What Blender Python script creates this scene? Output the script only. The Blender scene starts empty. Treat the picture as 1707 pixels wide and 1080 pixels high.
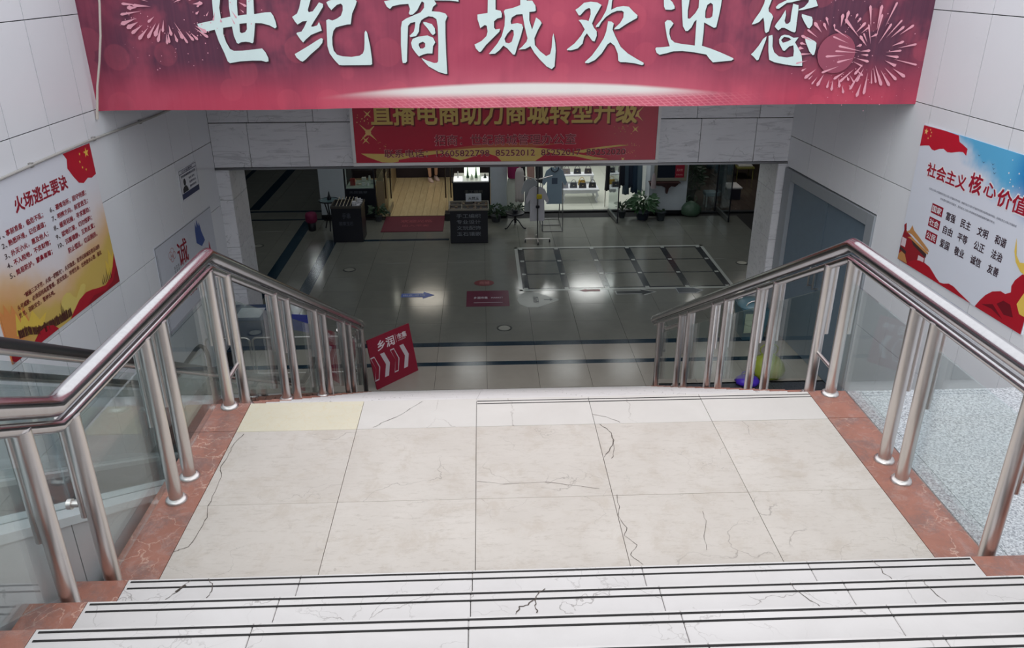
import bpy, math, random
from math import sin, cos, pi, radians as RAD
from mathutils import Vector, Matrix
from mathutils.geometry import tessellate_polygon
random.seed(7)
sc = bpy.context.scene
COL = sc.collection

# ---------------------------------------------------------------- camera
cam_data = bpy.data.cameras.new('camera')
cam = bpy.data.objects.new('camera', cam_data); COL.objects.link(cam)
PITCH, YAW, ROLL, F_PX = 0.4214, 0.0354, -0.0036, 1334.93
fwd = Vector((sin(YAW)*cos(PITCH), cos(YAW)*cos(PITCH), -sin(PITCH)))
rt = Vector((cos(YAW), -sin(YAW), 0)); up = rt.cross(fwd)
r2 = cos(ROLL)*rt + sin(ROLL)*up; u2 = -sin(ROLL)*rt + cos(ROLL)*up
cam.matrix_world = Matrix(((r2.x,u2.x,-fwd.x,0),(r2.y,u2.y,-fwd.y,0),(r2.z,u2.z,-fwd.z,2.1231),(0,0,0,1)))
cam_data.sensor_fit = 'HORIZONTAL'; cam_data.sensor_width = 36.0
cam_data.lens = 36.0*F_PX/1707.0; cam_data.clip_start = .05
sc.camera = cam

# ---------------------------------------------------------------- light
world = bpy.data.worlds.new('overcast'); sc.world = world; world.use_nodes = True
bg = world.node_tree.nodes['Background']
bg.inputs[0].default_value = (0.93, 0.96, 1.0, 1); bg.inputs[1].default_value = 1.48
sd = bpy.data.lights.new('hazy_sun', 'SUN'); sd.energy = .75; sd.angle = RAD(50); sd.color = (1, .97, .93)
so = bpy.data.objects.new('hazy_sun', sd); COL.objects.link(so); so.rotation_euler = Vector((-.32,-.62,.72)).to_track_quat('Z','Y').to_euler()
sc.view_settings.view_transform = 'Standard'; sc.view_settings.look = 'None'
sc.view_settings.exposure = 0.0; sc.view_settings.gamma = 1.0; sc.view_settings.use_curve_mapping = False
sc.cycles.max_bounces = 10; sc.cycles.transparent_max_bounces = 24

# ---------------------------------------------------------------- materials
def lin(c):
    return tuple(((x/255)/12.92 if x/255 <= .04045 else ((x/255+.055)/1.055)**2.4) for x in c) + (1,)
class NT:
    def __init__(s, name):
        s.m = bpy.data.materials.new(name); s.m.use_nodes = True
        s.t = s.m.node_tree; s.b = s.t.nodes['Principled BSDF']; s.out = s.t.nodes['Material Output']
    def n(s, typ, **kw):
        x = s.t.nodes.new(typ)
        for k, v in kw.items(): setattr(x, k, v)
        return x
    def l(s, a, b): s.t.links.new(a, b)
    def set(s, sock, v):
        if hasattr(v, 'is_linked') or isinstance(v, bpy.types.NodeSocket): s.l(v, sock)
        else: sock.default_value = v
    def math(s, op, a, b=0.0, c=0.0, clamp=False):
        x = s.n('ShaderNodeMath', operation=op); x.use_clamp = clamp
        s.set(x.inputs[0], a); s.set(x.inputs[1], b); s.set(x.inputs[2], c); return x.outputs[0]
    def mix(s, f, a, b, typ='MIX'):
        x = s.n('ShaderNodeMix', data_type='RGBA', blend_type=typ)
        s.set(x.inputs[0], f); s.set(x.inputs[6], a); s.set(x.inputs[7], b); return x.outputs[2]
    def ramp(s, f, lo, hi):   # smooth map lo..hi -> 0..1
        x = s.n('ShaderNodeMapRange', interpolation_type='SMOOTHSTEP')
        s.set(x.inputs[0], f); x.inputs[1].default_value = lo; x.inputs[2].default_value = hi
        return x.outputs[0]
    def coord(s, rand=False, scale=(1,1,1), world=False):
        tc = s.n('ShaderNodeTexCoord'); o = tc.outputs['Object']
        if world: o = s.n('ShaderNodeNewGeometry').outputs['Position']
        if rand:
            oi = s.n('ShaderNodeObjectInfo')
            v = s.n('ShaderNodeVectorMath', operation='SCALE'); v.inputs[0].default_value = (37.1, 19.7, 53.3)
            s.l(oi.outputs['Random'], v.inputs[3])
            a = s.n('ShaderNodeVectorMath', operation='ADD'); s.l(o, a.inputs[0]); s.l(v.outputs[0], a.inputs[1]); o = a.outputs[0]
        if scale != (1,1,1):
            a = s.n('ShaderNodeVectorMath', operation='MULTIPLY'); s.l(o, a.inputs[0]); a.inputs[1].default_value = scale; o = a.outputs[0]
        return o
    def noise(s, vec, scale, detail=4, rough=.6, dist=0.0):
        x = s.n('ShaderNodeTexNoise'); s.l(vec, x.inputs['Vector']); x.inputs['Scale'].default_value = scale
        x.inputs['Detail'].default_value = detail; x.inputs['Roughness'].default_value = rough; x.inputs['Distortion'].default_value = dist
        return x.outputs['Fac']
    def warp(s, vec, scale, amt):
        x = s.n('ShaderNodeTexNoise'); s.l(vec, x.inputs['Vector']); x.inputs['Scale'].default_value = scale; x.inputs['Detail'].default_value = 5
        m = s.n('ShaderNodeVectorMath', operation='MULTIPLY_ADD'); s.l(x.outputs['Color'], m.inputs[0]); m.inputs[1].default_value = (amt,)*3; s.l(vec, m.inputs[2])
        return m.outputs[0]
    def cracks(s, vec, scale, width, rnd=1.0):
        x = s.n('ShaderNodeTexVoronoi', feature='DISTANCE_TO_EDGE'); s.l(vec, x.inputs['Vector']); x.inputs['Scale'].default_value = scale
        x.inputs['Randomness'].default_value = rnd
        return s.math('SUBTRACT', 1.0, s.ramp(x.outputs['Distance'], 0.0, width))
    def rnd(s): return s.n('ShaderNodeObjectInfo').outputs['Random']
    def bump(s, h, strength=.2, dist=.002):
        b = s.n('ShaderNodeBump'); b.inputs['Strength'].default_value = strength; b.inputs['Distance'].default_value = dist
        s.l(h, b.inputs['Height']); s.l(b.outputs[0], s.b.inputs['Normal'])
    def fin(s, col=None, rough=.5, metal=0.0, spec=None):
        if col is not None: s.set(s.b.inputs['Base Color'], col)
        s.set(s.b.inputs['Roughness'], rough); s.set(s.b.inputs['Metallic'], metal)
        if spec is not None: s.set(s.b.inputs['Specular IOR Level'], spec)
        return s.m
_simple = {}
def M(c, rough=.55, metal=0.0, var=.06, emit=0):
    k = (c, rough, metal, var, emit)
    if k in _simple: return _simple[k]
    s = NT('painted_%d_%d_%d' % c)
    v = s.coord(); f = s.noise(v, 9, 3)
    a = lin(c); hi = tuple(min(1, x*(1+var)) for x in a[:3])+(1,); lo = tuple(x*(1-var) for x in a[:3])+(1,)
    s.fin(s.mix(f, lo, hi), rough, metal)
    if emit:
        s.b.inputs['Emission Color'].default_value = a; s.b.inputs['Emission Strength'].default_value = emit
    _simple[k] = s.m; return s.m

def m_cream():
    s = NT('cream_marble'); v = s.coord(rand=True)
    base = s.mix(s.noise(v, 2.3, 6, .62, .6), lin((184,175,166)), lin((214,207,200)))
    base = s.mix(s.math('MULTIPLY', s.ramp(s.noise(v, 6, 7, .75, .3), .48, .66), .55), base, lin((182,170,157)))
    vs = s.coord(rand=True, scale=(1,3.5,1)); base = s.mix(s.math('MULTIPLY', s.ramp(s.noise(vs, 14, 7, .8), .5, .7), .5), base, lin((160,149,138)))
    w = s.warp(v, 3.2, .55)
    cr = s.math('MULTIPLY', s.cracks(w, 1.15, .006), s.ramp(s.noise(v, 1.7, 2), .53, .62))
    cr = s.math('MAXIMUM', s.math('MULTIPLY', cr, .5), s.math('MULTIPLY', s.math('MULTIPLY', s.cracks(s.warp(v, 6, .3), 3.4, .008), s.ramp(s.noise(v, 2.9, 2), .5, .62)), .33))
    base = s.mix(cr, base, lin((92,82,76)))
    pit = s.ramp(s.noise(v, 21, 5, .75), .73, .78); base = s.mix(s.math('MULTIPLY', pit, .5), base, lin((120,108,98)))
    base = s.mix(s.math('MULTIPLY', s.rnd(), .3), base, lin((180,171,162)))
    s.bump(s.noise(v, 60, 3), .08)
    return s.fin(base, s.math('MULTIPLY_ADD', s.noise(v, 5, 3), .25, .33), spec=.4)
def m_pale():
    s = NT('pale_marble'); v = s.coord(rand=True)
    base = s.mix(s.noise(v, 2.6, 6, .65, .5), lin((192,186,180)), lin((214,209,204)))
    cr = s.math('MULTIPLY', s.math('MULTIPLY', s.cracks(s.warp(v, 3.5, .4), 1.5, .007), s.ramp(s.noise(v, 2.1, 2), .48, .6)), .5)
    base = s.mix(cr, base, lin((110,96,88)))
    return s.fin(base, .4)
def m_step():
    s = NT('white_step_marble'); v = s.coord(rand=True)
    base = s.mix(s.noise(v, 3, 6, .65, .5), lin((196,191,189)), lin((220,216,215)))
    w = s.warp(v, 4.0, .42)
    cr = s.math('MULTIPLY', s.math('MULTIPLY', s.cracks(w, 2.4, .007), s.ramp(s.noise(v, 3.1, 2), .5, .6)), .55)
    cr2 = s.math('MULTIPLY', s.math('MULTIPLY', s.cracks(s.warp(v, 9, .22), 6.5, .018), s.ramp(s.noise(v, 3.7, 2), .46, .6)), .28)
    base = s.mix(s.math('MAXIMUM', cr, cr2), base, lin((96,84,78)))
    base = s.mix(s.math('MULTIPLY', s.ramp(s.noise(v, 30, 4, .7), .74, .8), .6), base, lin((120,110,104)))
    s.bump(s.noise(v, 80, 3), .06)
    return s.fin(base, .42, spec=.35)
def m_yellow():
    s = NT('yellow_marble'); v = s.coord(rand=True)
    base = s.mix(s.noise(v, 7, 6, .7), lin((200,192,170)), lin((216,208,188)))
    base = s.mix(s.math('MULTIPLY', s.cracks(s.warp(v, 9, .2), 16, .05), .25), base, lin((206,182,130)))
    return s.fin(base, .4)
def m_redstone():
    s = NT('red_marble'); v = s.coord(rand=True)
    base = s.mix(s.noise(v, 4, 7, .7, .8), lin((128,80,68)), lin((184,124,104)))
    base = s.mix(s.math('MULTIPLY', s.ramp(s.noise(v, 11, 7, .8, 1.0), .48, .62), .65), base, lin((168,132,122)))
    base = s.mix(s.math('MULTIPLY', s.math('MULTIPLY', s.cracks(s.warp(v, 5, .5), 3.6, .02), s.ramp(s.noise(v, 3, 2), .42, .6)), .6), base, lin((222,190,172)))
    base = s.mix(s.math('MULTIPLY', s.ramp(s.noise(v, 5.5, 7, .85), .45, .62), .6), base, lin((120,96,92)))
    return s.fin(base, s.math('MULTIPLY_ADD', s.noise(v, 12, 3), .3, .3))
def m_granite(dark=False):
    s = NT('speckled_granite_dark' if dark else 'speckled_granite'); v = s.coord(world=True)
    a, b, c = (((166,169,173)), ((218,220,223)), ((124,127,133))) if not dark else (((52,54,60)), ((82,86,92)), ((30,32,36)))
    base = s.mix(s.ramp(s.noise(v, 75, 3, .8), .38, .62), lin(a), lin(b))
    x = s.n('ShaderNodeTexVoronoi'); s.l(v, x.inputs['Vector']); x.inputs['Scale'].default_value = 150
    base = s.mix(s.math('MULTIPLY', s.ramp(x.outputs['Color'], .66, .72), .75), base, lin(c))
    base = s.mix(s.math('MULTIPLY', s.ramp(s.noise(v, 3, 3), .4, .7), .18), base, lin((170,180,190) if not dark else a))
    return s.fin(base, .38)
def m_panel():
    s = NT('white_wall_panel'); v = s.coord(rand=True)
    base = s.mix(s.noise(v, 1.5, 3), lin((226,228,233)), lin((236,238,242)))
    base = s.mix(s.math('MULTIPLY', s.rnd(), .3), base, lin((218,221,226)))
    sm = s.math('MULTIPLY', s.ramp(s.noise(v, 12, 6, .75), .62, .78), .35)
    base = s.mix(sm, base, lin((190,190,190)))
    return s.fin(base, .32, spec=.45)
def m_graymarble():
    s = NT('grey_veined_marble'); v = s.coord(rand=True)
    base = s.mix(s.noise(v, 2.5, 5, .6, .5), lin((206,206,210)), lin((226,226,230)))
    r = s.n('ShaderNodeMapping'); s.l(v, r.inputs[0]); r.inputs['Rotation'].default_value = (0, RAD(38), 0); r.inputs['Scale'].default_value = (1.2, 6, 9)
    base = s.mix(s.math('MULTIPLY', s.ramp(s.noise(r.outputs[0], 1.6, 7, .7, 1.4), .52, .64), .5), base, lin((166,166,172)))
    base = s.mix(s.math('MULTIPLY', s.math('MULTIPLY', s.cracks(s.warp(v, 6, .3), 3, .02), s.ramp(s.noise(v, 4, 2), .5, .6)), .4), base, lin((88,88,90)))
    return s.fin(base, .35)
def m_lobby(c1, c2, rough=.13):
    s = NT('polished_lobby_tile'); v = s.coord(rand=True)
    base = s.mix(s.noise(v, 4, 5, .6, .4), lin(c1), lin(c2))
    base = s.mix(s.math('MULTIPLY', s.rnd(), .3), base, lin(c1))
    return s.fin(base, s.math('MULTIPLY_ADD', s.noise(v, 8, 3), .08, rough), spec=.55)
def m_steel(c=(200,196,194), rough=.2):
    s = NT('brushed_steel'); v = s.coord(scale=(1,1,.12)); f = s.noise(v, 60, 3, .6)
    col = s.mix(f, lin(c), lin(tuple(x*.93 for x in c)))
    st = s.ramp(s.noise(s.coord(world=True), 9, 5, .7), .55, .75); col = s.mix(s.math('MULTIPLY', st, .22), col, lin(tuple(x*.78 for x in c)))
    return s.fin(col, s.math('MULTIPLY_ADD', f, .08, rough), 1.0)
def m_glass(tint=(243,247,247), ior=1.5):
    s = NT('green_tinted_glass')
    tr = s.n('ShaderNodeBsdfTransparent'); tr.inputs[0].default_value = lin(tint)
    gl = s.n('ShaderNodeBsdfGlossy'); gl.inputs['Roughness'].default_value = .015; gl.inputs[0].default_value = (.95,1,1,1)
    ge = s.n('ShaderNodeNewGeometry'); dt = s.n('ShaderNodeVectorMath', operation='DOT_PRODUCT'); s.l(ge.outputs['Incoming'], dt.inputs[0]); s.l(ge.outputs['Normal'], dt.inputs[1])
    q = s.math('SUBTRACT', 1.0, s.math('ABSOLUTE', dt.outputs['Value']), clamp=True)
    fr = s.math('MULTIPLY_ADD', s.math('POWER', q, 5.0), .9, .09)
    mx = s.n('ShaderNodeMixShader'); s.l(fr, mx.inputs[0]); s.l(tr.outputs[0], mx.inputs[1]); s.l(gl.outputs[0], mx.inputs[2])
    s.l(mx.outputs[0], s.out.inputs['Surface']); return s.m
MAT = dict(pale_slab=m_pale(), cream=m_cream(), step=m_step(), yellow=m_yellow(), red=m_redstone(), granite=m_granite(), dgranite=m_granite(True), panel=m_panel(),
  gmarble=m_graymarble(), steel=m_steel((224,219,216),.27), chrome=m_steel((200,198,200),.14), glass=m_glass(), lobby=m_lobby((108,110,105),(128,128,121),.09), skylit_tile=m_lobby((146,140,132),(164,158,148),.14), band=m_lobby((18,38,52),(24,48,66)),
  dsteel=m_steel((120,120,122), .3))
MAT['grout'] = M((70,66,62), .8); MAT['black'] = M((16,18,24), .35); MAT['rubber'] = M((22,24,28), .45)
MAT['groove'] = M((30,28,28), .8); MAT['joint'] = M((28,28,30), .9); MAT['white'] = M((225,226,228), .4)

# ---------------------------------------------------------------- mesh helpers
class B:
    """collects faces; coordinates given in world space, stored relative to origin o"""
    def __init__(s, o=(0,0,0)): s.v = []; s.f = []; s.sm = []; s.o = Vector(o)
    def add(s, vs, fs, smooth=False):
        k = len(s.v); s.v += [tuple(Vector(p)-s.o) for p in vs]
        for f in fs: s.f.append(tuple(i+k for i in f)); s.sm.append(smooth)
        return s
    def box(s, a, b, ch=0.0):
        (x0,y0,z0),(x1,y1,z1) = a, b
        if ch <= 0:
            s.add([(x0,y0,z0),(x1,y0,z0),(x1,y1,z0),(x0,y1,z0),(x0,y0,z1),(x1,y0,z1),(x1,y1,z1),(x0,y1,z1)],
              [(0,3,2,1),(4,5,6,7),(0,1,5,4),(1,2,6,5),(2,3,7,6),(3,0,4,7)])
        else:
            c = ch
            vs = []
            for z, i in ((z0,c),(z0+c,0),(z1-c,0),(z1,c)):
                vs += [(x0+i,y0+i,z),(x1-i,y0+i,z),(x1-i,y1-i,z),(x0+i,y1-i,z)]
            fs = [(3,2,1,0),(12,13,14,15)]
            for r in range(3):
                for j in range(4): fs.append((r*4+j, r*4+(j+1)%4, r*4+4+(j+1)%4, r*4+4+j))
            s.add(vs, fs)
        return s
    def hexa(s, p):   # 8 points: bottom 4, top 4
        s.add(p, [(0,3,2,1),(4,5,6,7),(0,1,5,4),(1,2,6,5),(2,3,7,6),(3,0,4,7)]); return s
    def tube(s, pts, r, n=14, cap=True, closed=False):
        pts = [Vector(p) for p in pts]; N = len(pts); rs = r if isinstance(r, (list,tuple)) else [r]*N
        rings = []; prev = None
        for i, p in enumerate(pts):
            a = pts[i-1] if (i or closed) else p; c = pts[(i+1) % N] if (i < N-1 or closed) else p
            d = ((c-p).normalized() + (p-a).normalized()); d = d.normalized() if d.length > 1e-6 else (c-a).normalized()
            if prev is None:
                u = d.orthogonal().normalized()
            else:
                u = (prev - d*prev.dot(d)).normalized()
            prev = u; w = d.cross(u)
            k = 1.0
            if 0 < i < N-1 and not closed:
                k = 1/max(.55, (c-p).normalized().dot(d))
            rings.append([p + (u*cos(2*pi*j/n)+w*sin(2*pi*j/n))*rs[i]*(1 if k == 1.0 else min(k, 1.15)) for j in range(n)])
        vs = [q for rg in rings for q in rg]; fs = []
        for i in range(N if closed else N-1):
            i2 = (i+1) % N
            for j in range(n): fs.append((i*n+j, i*n+(j+1)%n, i2*n+(j+1)%n, i2*n+j))
        s.add(vs, fs, True)
        if cap and not closed:
            s.add(rings[0], [tuple(range(n))[::-1]]); s.add(rings[-1], [tuple(range(n))])
        return s
    def cyl(s, c, r, z0, z1, n=20, r2=None):
        return s.tube([(c[0],c[1],z0),(c[0],c[1],z1)], [r, r if r2 is None else r2], n)
    def lathe(s, c, prof, n=18):   # prof: (r, z)
        vs = []; fs = []
        for r, z in prof:
            for j in range(n): vs.append((c[0]+r*cos(2*pi*j/n), c[1]+r*sin(2*pi*j/n), z))
        for i in range(len(prof)-1):
            for j in range(n): fs.append((i*n+j, i*n+(j+1)%n, (i+1)*n+(j+1)%n, (i+1)*n+j))
        s.add(vs, fs, True); s.add(vs[:n], [tuple(range(n))[::-1]]); s.add(vs[-n:], [tuple(range(n))]); return s
    def poly(s, P, loops, off, th=0.0):
        """flat printed shape on plane P; loops = [outer, hole...] in (u,v)"""
        L = [[Vector((a,b,0)) for a,b in lp] for lp in loops]
        tri = tessellate_polygon(L); flat = [q for lp in loops for q in lp]
        n = len(flat)
        def area(t): 
            (ax,ay),(bx,by),(cx,cy) = [flat[i] for i in t]; return (bx-ax)*(cy-ay)-(cx-ax)*(by-ay)
        tri = [t if area(t) > 0 else t[::-1] for t in tri]
        front = [P.pt(a, b, off+th) for a, b in flat]
        if th <= 0: s.add(front, tri)
        else:
            back = [P.pt(a, b, off) for a, b in flat]; fs = list(tri) + [tuple(i+n for i in t[::-1]) for t in tri]; k = 0
            for lp in loops:
                m = len(lp)
                for i in range(m): fs.append((k+i, k+(i+1)%m, n+k+(i+1)%m, n+k+i))
                k += m
            s.add(front+back, fs)
        return s
class Plane:
    def __init__(s, o, u, v): s.o = Vector(o); s.u = Vector(u).normalized(); s.v = Vector(v).normalized(); s.n = s.u.cross(s.v).normalized()
    def pt(s, a, b, off=0.0): return s.o + s.u*a + s.v*b + s.n*off
def tag(o, label=None, cat=None, group=None, kind=None):
    if label: o['label'] = label
    if cat: o['category'] = cat
    if group: o['group'] = group
    if kind: o['kind'] = kind
    return o
def mk(name, b, mat, parent=None, loc=None, label=None, cat=None, group=None, kind=None, fixn=True):
    me = bpy.data.meshes.new(name); me.from_pydata(b.v, [], b.f)
    me.polygons.foreach_set('use_smooth', b.sm); me.materials.append(mat); me.update()
    o = bpy.data.objects.new(name, me); COL.objects.link(o)
    if parent is not None: o.parent = parent
    else: o.location = b.o
    if loc is not None: o.location = loc
    return tag(o, label, cat, group, kind)
def E(name, loc=(0,0,0), label=None, cat=None, group=None, kind=None, rz=0):
    o = bpy.data.objects.new(name, None); COL.objects.link(o); o.location = loc; o.rotation_euler = (0,0,rz); o.empty_display_size = .1
    return tag(o, label, cat, group, kind)
def copy_tree(o, parent=None, loc=None, rz=None):
    c = o.copy(); COL.objects.link(c)
    if parent is not None: c.parent = parent
    if loc is not None: c.location = loc
    if rz is not None: c.rotation_euler = (0,0,rz)
    for ch in [x for x in bpy.data.objects if x.parent == o]: copy_tree(ch, c)
    return c
def inst(name, me, parent, loc, mat=None, scale=None, kind=None, label=None, rz=0):
    o = bpy.data.objects.new(name, me); COL.objects.link(o); o.parent = parent; o.location = loc
    if rz: o.rotation_euler = (0,0,rz)
    if scale: o.scale = scale
    return tag(o, label, None, None, kind)
def meshdata(name, b, mat):
    me = bpy.data.meshes.new(name); me.from_pydata(b.v, [], b.f); me.polygons.foreach_set('use_smooth', b.sm); me.materials.append(mat); return me
_tc = {}
def glyphs(s, bold=0.0, res=2):
    k = (s, bold, res)
    if k not in _tc:
        cu = bpy.data.curves.new('t', 'FONT'); cu.body = s; cu.size = 1; cu.offset = bold; cu.resolution_u = res
        o = bpy.data.objects.new('t', cu); COL.objects.link(o)
        dg = bpy.context.evaluated_depsgraph_get(); me = bpy.data.meshes.new_from_object(o.evaluated_get(dg))
        vs = [tuple(v.co[:2]) for v in me.vertices]; fs = [tuple(p.vertices) for p in me.polygons]
        bpy.data.objects.remove(o); bpy.data.curves.remove(cu); bpy.data.meshes.remove(me)
        x0 = min(v[0] for v in vs); x1 = max(v[0] for v in vs); y0 = min(v[1] for v in vs); y1 = max(v[1] for v in vs)
        out = []
        for f in fs:
            a = sum((vs[f[i]][0]*vs[f[(i+1)%len(f)]][1]-vs[f[(i+1)%len(f)]][0]*vs[f[i]][1]) for i in range(len(f)))
            out.append(f if a > 0 else f[::-1])
        _tc[k] = ([((x-x0)/(x1-x0), (y-y0)/(y1-y0)) for x, y in vs], out)
    return _tc[k]
def text(b, P, s, u, v, w, h, off, bold=.012, res=2, shear=0.0):
    vs, fs = glyphs(s, 0.0, res)
    e = bold*h*.9
    sh = ((0,0),) if bold <= 0 else ((-e,-e),(e,-e),(-e,e),(e,e))
    for i, (dx, dy) in enumerate(sh):
        b.add([P.pt(u+x*w+dx, v+y*h+dy, off+i*.00025) for x, y in vs], fs)
    return b
def rect(u0, v0, u1, v1): return [[(u0,v0),(u1,v0),(u1,v1),(u0,v1)]]
# ================================================================ side walls
JY = [9.04-.5235*k for k in range(0, 17)]
ROWS = [-2.825,-2.06,-1.295,-.53,.235,1.0,1.765,2.53]
def side_wall(name, x0, slope, sgn):
    n = math.sqrt(1+slope*slope); th = -math.atan(slope)
    b = B(); g = .012
    ylo, yhi = -3.2, 9.6
    if sgn > 0:
        b.box((-.3, ylo*n, -2.9), (-g, yhi*n, 3.3))
    else:
        b.box((g, ylo*n, -2.9), (.3, 7.42*n, 3.3)); b.box((g, 7.42*n, -.13), (.3, yhi*n, 3.3)); b.box((.10, 7.42*n, -2.9), (.3, yhi*n, -.13))
    root = mk(name, b, MAT['joint'], loc=(x0,0,0), kind='structure'); root.rotation_euler = (0,0,th)
    cache = {}
    ys = [9.6] + JY
    for i in range(len(ys)-1):
        y1, y0 = ys[i], ys[i+1]
        for j in range(len(ROWS)):
            z0 = ROWS[j]; z1 = ROWS[j+1] if j+1 < len(ROWS) else 3.3
            if sgn < 0 and y1 > 7.5:
                if z1 < .2: continue
                if z0 < -.2: z0 = -.13
                if z1 <= .235+.001 and z0 < -.2: z0 = -.13
            if sgn < 0 and y1 > 7.5 and abs(z1-.235) < .01: z0 = -.13
            k = (round(y1-y0,3), round(z1-z0,3))
            if k not in cache:
                p = B(); a = .0034
                xs = (-g, 0) if sgn > 0 else (0, g)
                p.box((xs[0], a, a), (xs[1], (y1-y0)*n-a, (z1-z0)-a), .0015); cache[k] = meshdata('panel', p, MAT['panel'])
            inst('panel', cache[k], root, (0, y0*n, z0))
    return root
wl = side_wall('wall_left', -3.68, .05, 1)
wr = side_wall('wall_right', 4.334, -.065, -1)
def LW(Y, z): return Vector((-3.68+.05*Y, Y, z))
def RW(Y, z): return Vector((4.334-.065*Y, Y, z))
# door zone below z=-.13 on the right wall: the panels of rows 0..3 for Y>7.47 are left out above; refill the strip next to the door
PL = Plane(LW(5.27, -.49), (.05,1,0), (0,0,1))        # left poster plane, reads near -> far
PR = Plane(RW(6.985, -.405), (.065,-1,0), (0,0,1))    # right poster plane, reads far -> near

# canopy behind the banner, beam, pillars
mk('ceiling_canopy', B((0,8.5,2.1)).box((-3.4,7.3,1.9),(4.0,10.25,2.4)), MAT['white'], kind='structure')
beam = mk('wall_lintel', B((0,9.9,.9)).box((-3.25,9.615,-.085),(3.78,10.25,1.9)), MAT['joint'], kind='structure')
cache = {}
def bpan(x0, x1, z0, z1, rr=random):
    b = B((x0,9.6,z0)); t = rr.uniform(0,.003)
    b.box((x0+.0032,9.6-t,z0+.0032),(x1-.0032,9.616,z1-.0032),.002); o = mk('marble_panel', b, MAT['gmarble'], beam); o.location = Vector((x0,9.6,z0))-Vector((0,9.9,.9))
xs = [-3.2,-2.76,-2.07,-1.38,-.69,0,.69,1.38,2.10,2.61,3.28,3.72]
for a, c in zip(xs, xs[1:]): bpan(a, c, -.075, .45)
xs = [-3.2,-2.73,-1.98,-1.2,-.4,.4,1.2,1.95,2.55,3.3,3.72]
for a, c in zip(xs, xs[1:]): bpan(a, c, .453, .95); bpan(a, c, .953, 1.45)
tr = B((0,9.9,.9)).box((-3.2,9.585,-.1),(3.72,10.24,-.076)); mk('soffit_trim', tr, MAT['dsteel'], beam, loc=(0,0,0))

def pillar(name, x0, x1, y0, y1, face):
    root = mk(name, B((x0,y0,-2.24)).box((x0+.012,y0+.012,-2.24),(x1-.012,y1-.012,-.1)), MAT['joint'], kind='structure')
    z = -2.24; hs = [.55,.62,.6,.37]
    for h in hs:
        f = B((x0,y0,z)); f.box((x0+.002,y0,z+.002),(x1-.002,y0+.014,z+h-.002),.0015)
        mk('marble_panel', f, MAT['gmarble'], root, loc=(0,0,z+2.24))
        f = B((x0,y0,z))
        if face > 0: f.box((x1-.014,y0+.016,z+.002),(x1,y1-.002,z+h-.002),.0015)
        else: f.box((x0,y0+.016,z+.002),(x0+.014,y1-.002,z+h-.002),.0015)
        mk('marble_panel', f, MAT['gmarble'], root, loc=(0,0,z+2.24))
        z += h
    return root
p1_ = pillar('pillar', -3.22, -3.04, 9.6, 10.22, 1); p2_ = pillar('pillar', 3.604, 3.73, 9.6, 10.25, -1)

# door in the right wall
d1 = E('door_1', RW(8.5,-2.24), kind='structure'); d1.rotation_euler = (0,0,math.atan(.065))
def DB(y0, y1, z0, z1, x0, x1, mat, name, par=d1, ch=.004):
    b = B().box((x0, y0-8.5, z0+2.24), (x1, y1-8.5, z1+2.24), ch); return mk(name, b, mat, par)
m_fr = M((150,156,162), .4, .1); m_lf = M((104,121,135), .25)
DB(7.47,7.60,-2.24,-.14,-.02,.09,m_fr,'door_frame'); DB(9.40,9.58,-2.24,-.14,-.02,.09,m_fr,'door_frame'); DB(7.605,9.395,-.27,-.14,-.02,.09,m_fr,'door_frame')
DB(8.48,8.52,-2.235,-.28,.05,.065,MAT['black'],'dark_gap_strip')  # black strip added to paint the gap between the leaves dark
for y0, y1 in ((7.61,8.492),(8.508,9.39)):
    lf = DB(y0,y1,-2.235,-.28,.03,.07,m_lf,'door_leaf')
    hy = 8.44 if y0 < 8 else 8.56
    hb = B().tube([(.03,hy-8.5,.95),(-.03,hy-8.5,.95),(-.03,hy-8.5,1.2),(.03,hy-8.5,1.2)], .011, 10); mk('door_handle', hb, MAT['steel'], lf)

# ================================================================ landing, steps
g = .002
def slab(name, x0, x1, y0, y1, z, mat, par, po, th=.03, ch=.0008, gap=.0011, **kw):
    b = B((x0,y0,z)); b.box((x0+gap,y0+gap,z-th),(x1-gap,y1-gap,z),ch)
    return mk(name, b, mat, par, loc=Vector((x0,y0,z))-Vector(po), **kw)
land = mk('floor_landing', B((0,2.9,0)).box((-1.46,1.9,-.35),(1.95,3.755,-.012)), MAT['grout'], kind='structure'); LO = (0,2.9,0)
GX = [-1.2587,-.6587,-.0587,.5413,1.1413,1.7413]; GYs = [1.98,2.2785,2.8785,3.4785,3.7641]
for i in range(5):
    for j in range(4):
        m = MAT['yellow'] if (i == 0 and j == 3) else MAT['pale_slab'] if j == 3 else MAT['cream']
        slab('tile', GX[i], GX[i+1], GYs[j], GYs[j+1], random.uniform(-.0006,.0006), m, land, LO)
for x0, x1 in ((-1.465,-1.2587),(1.7413,1.95)):
    for y0, y1 in ((1.98,3.482),(3.484,3.7641)):
        slab('border_stone', x0, x1, y0, y1, .001, MAT['red'], land, LO)
for y in (3.734,3.707):
    b = B(LO); b.box((-.055,y-.0035,-.001),(1.739,y+.0035,.0011)); mk('anti_slip_strip', b, MAT['groove'], land, loc=(0,0,0))

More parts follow.
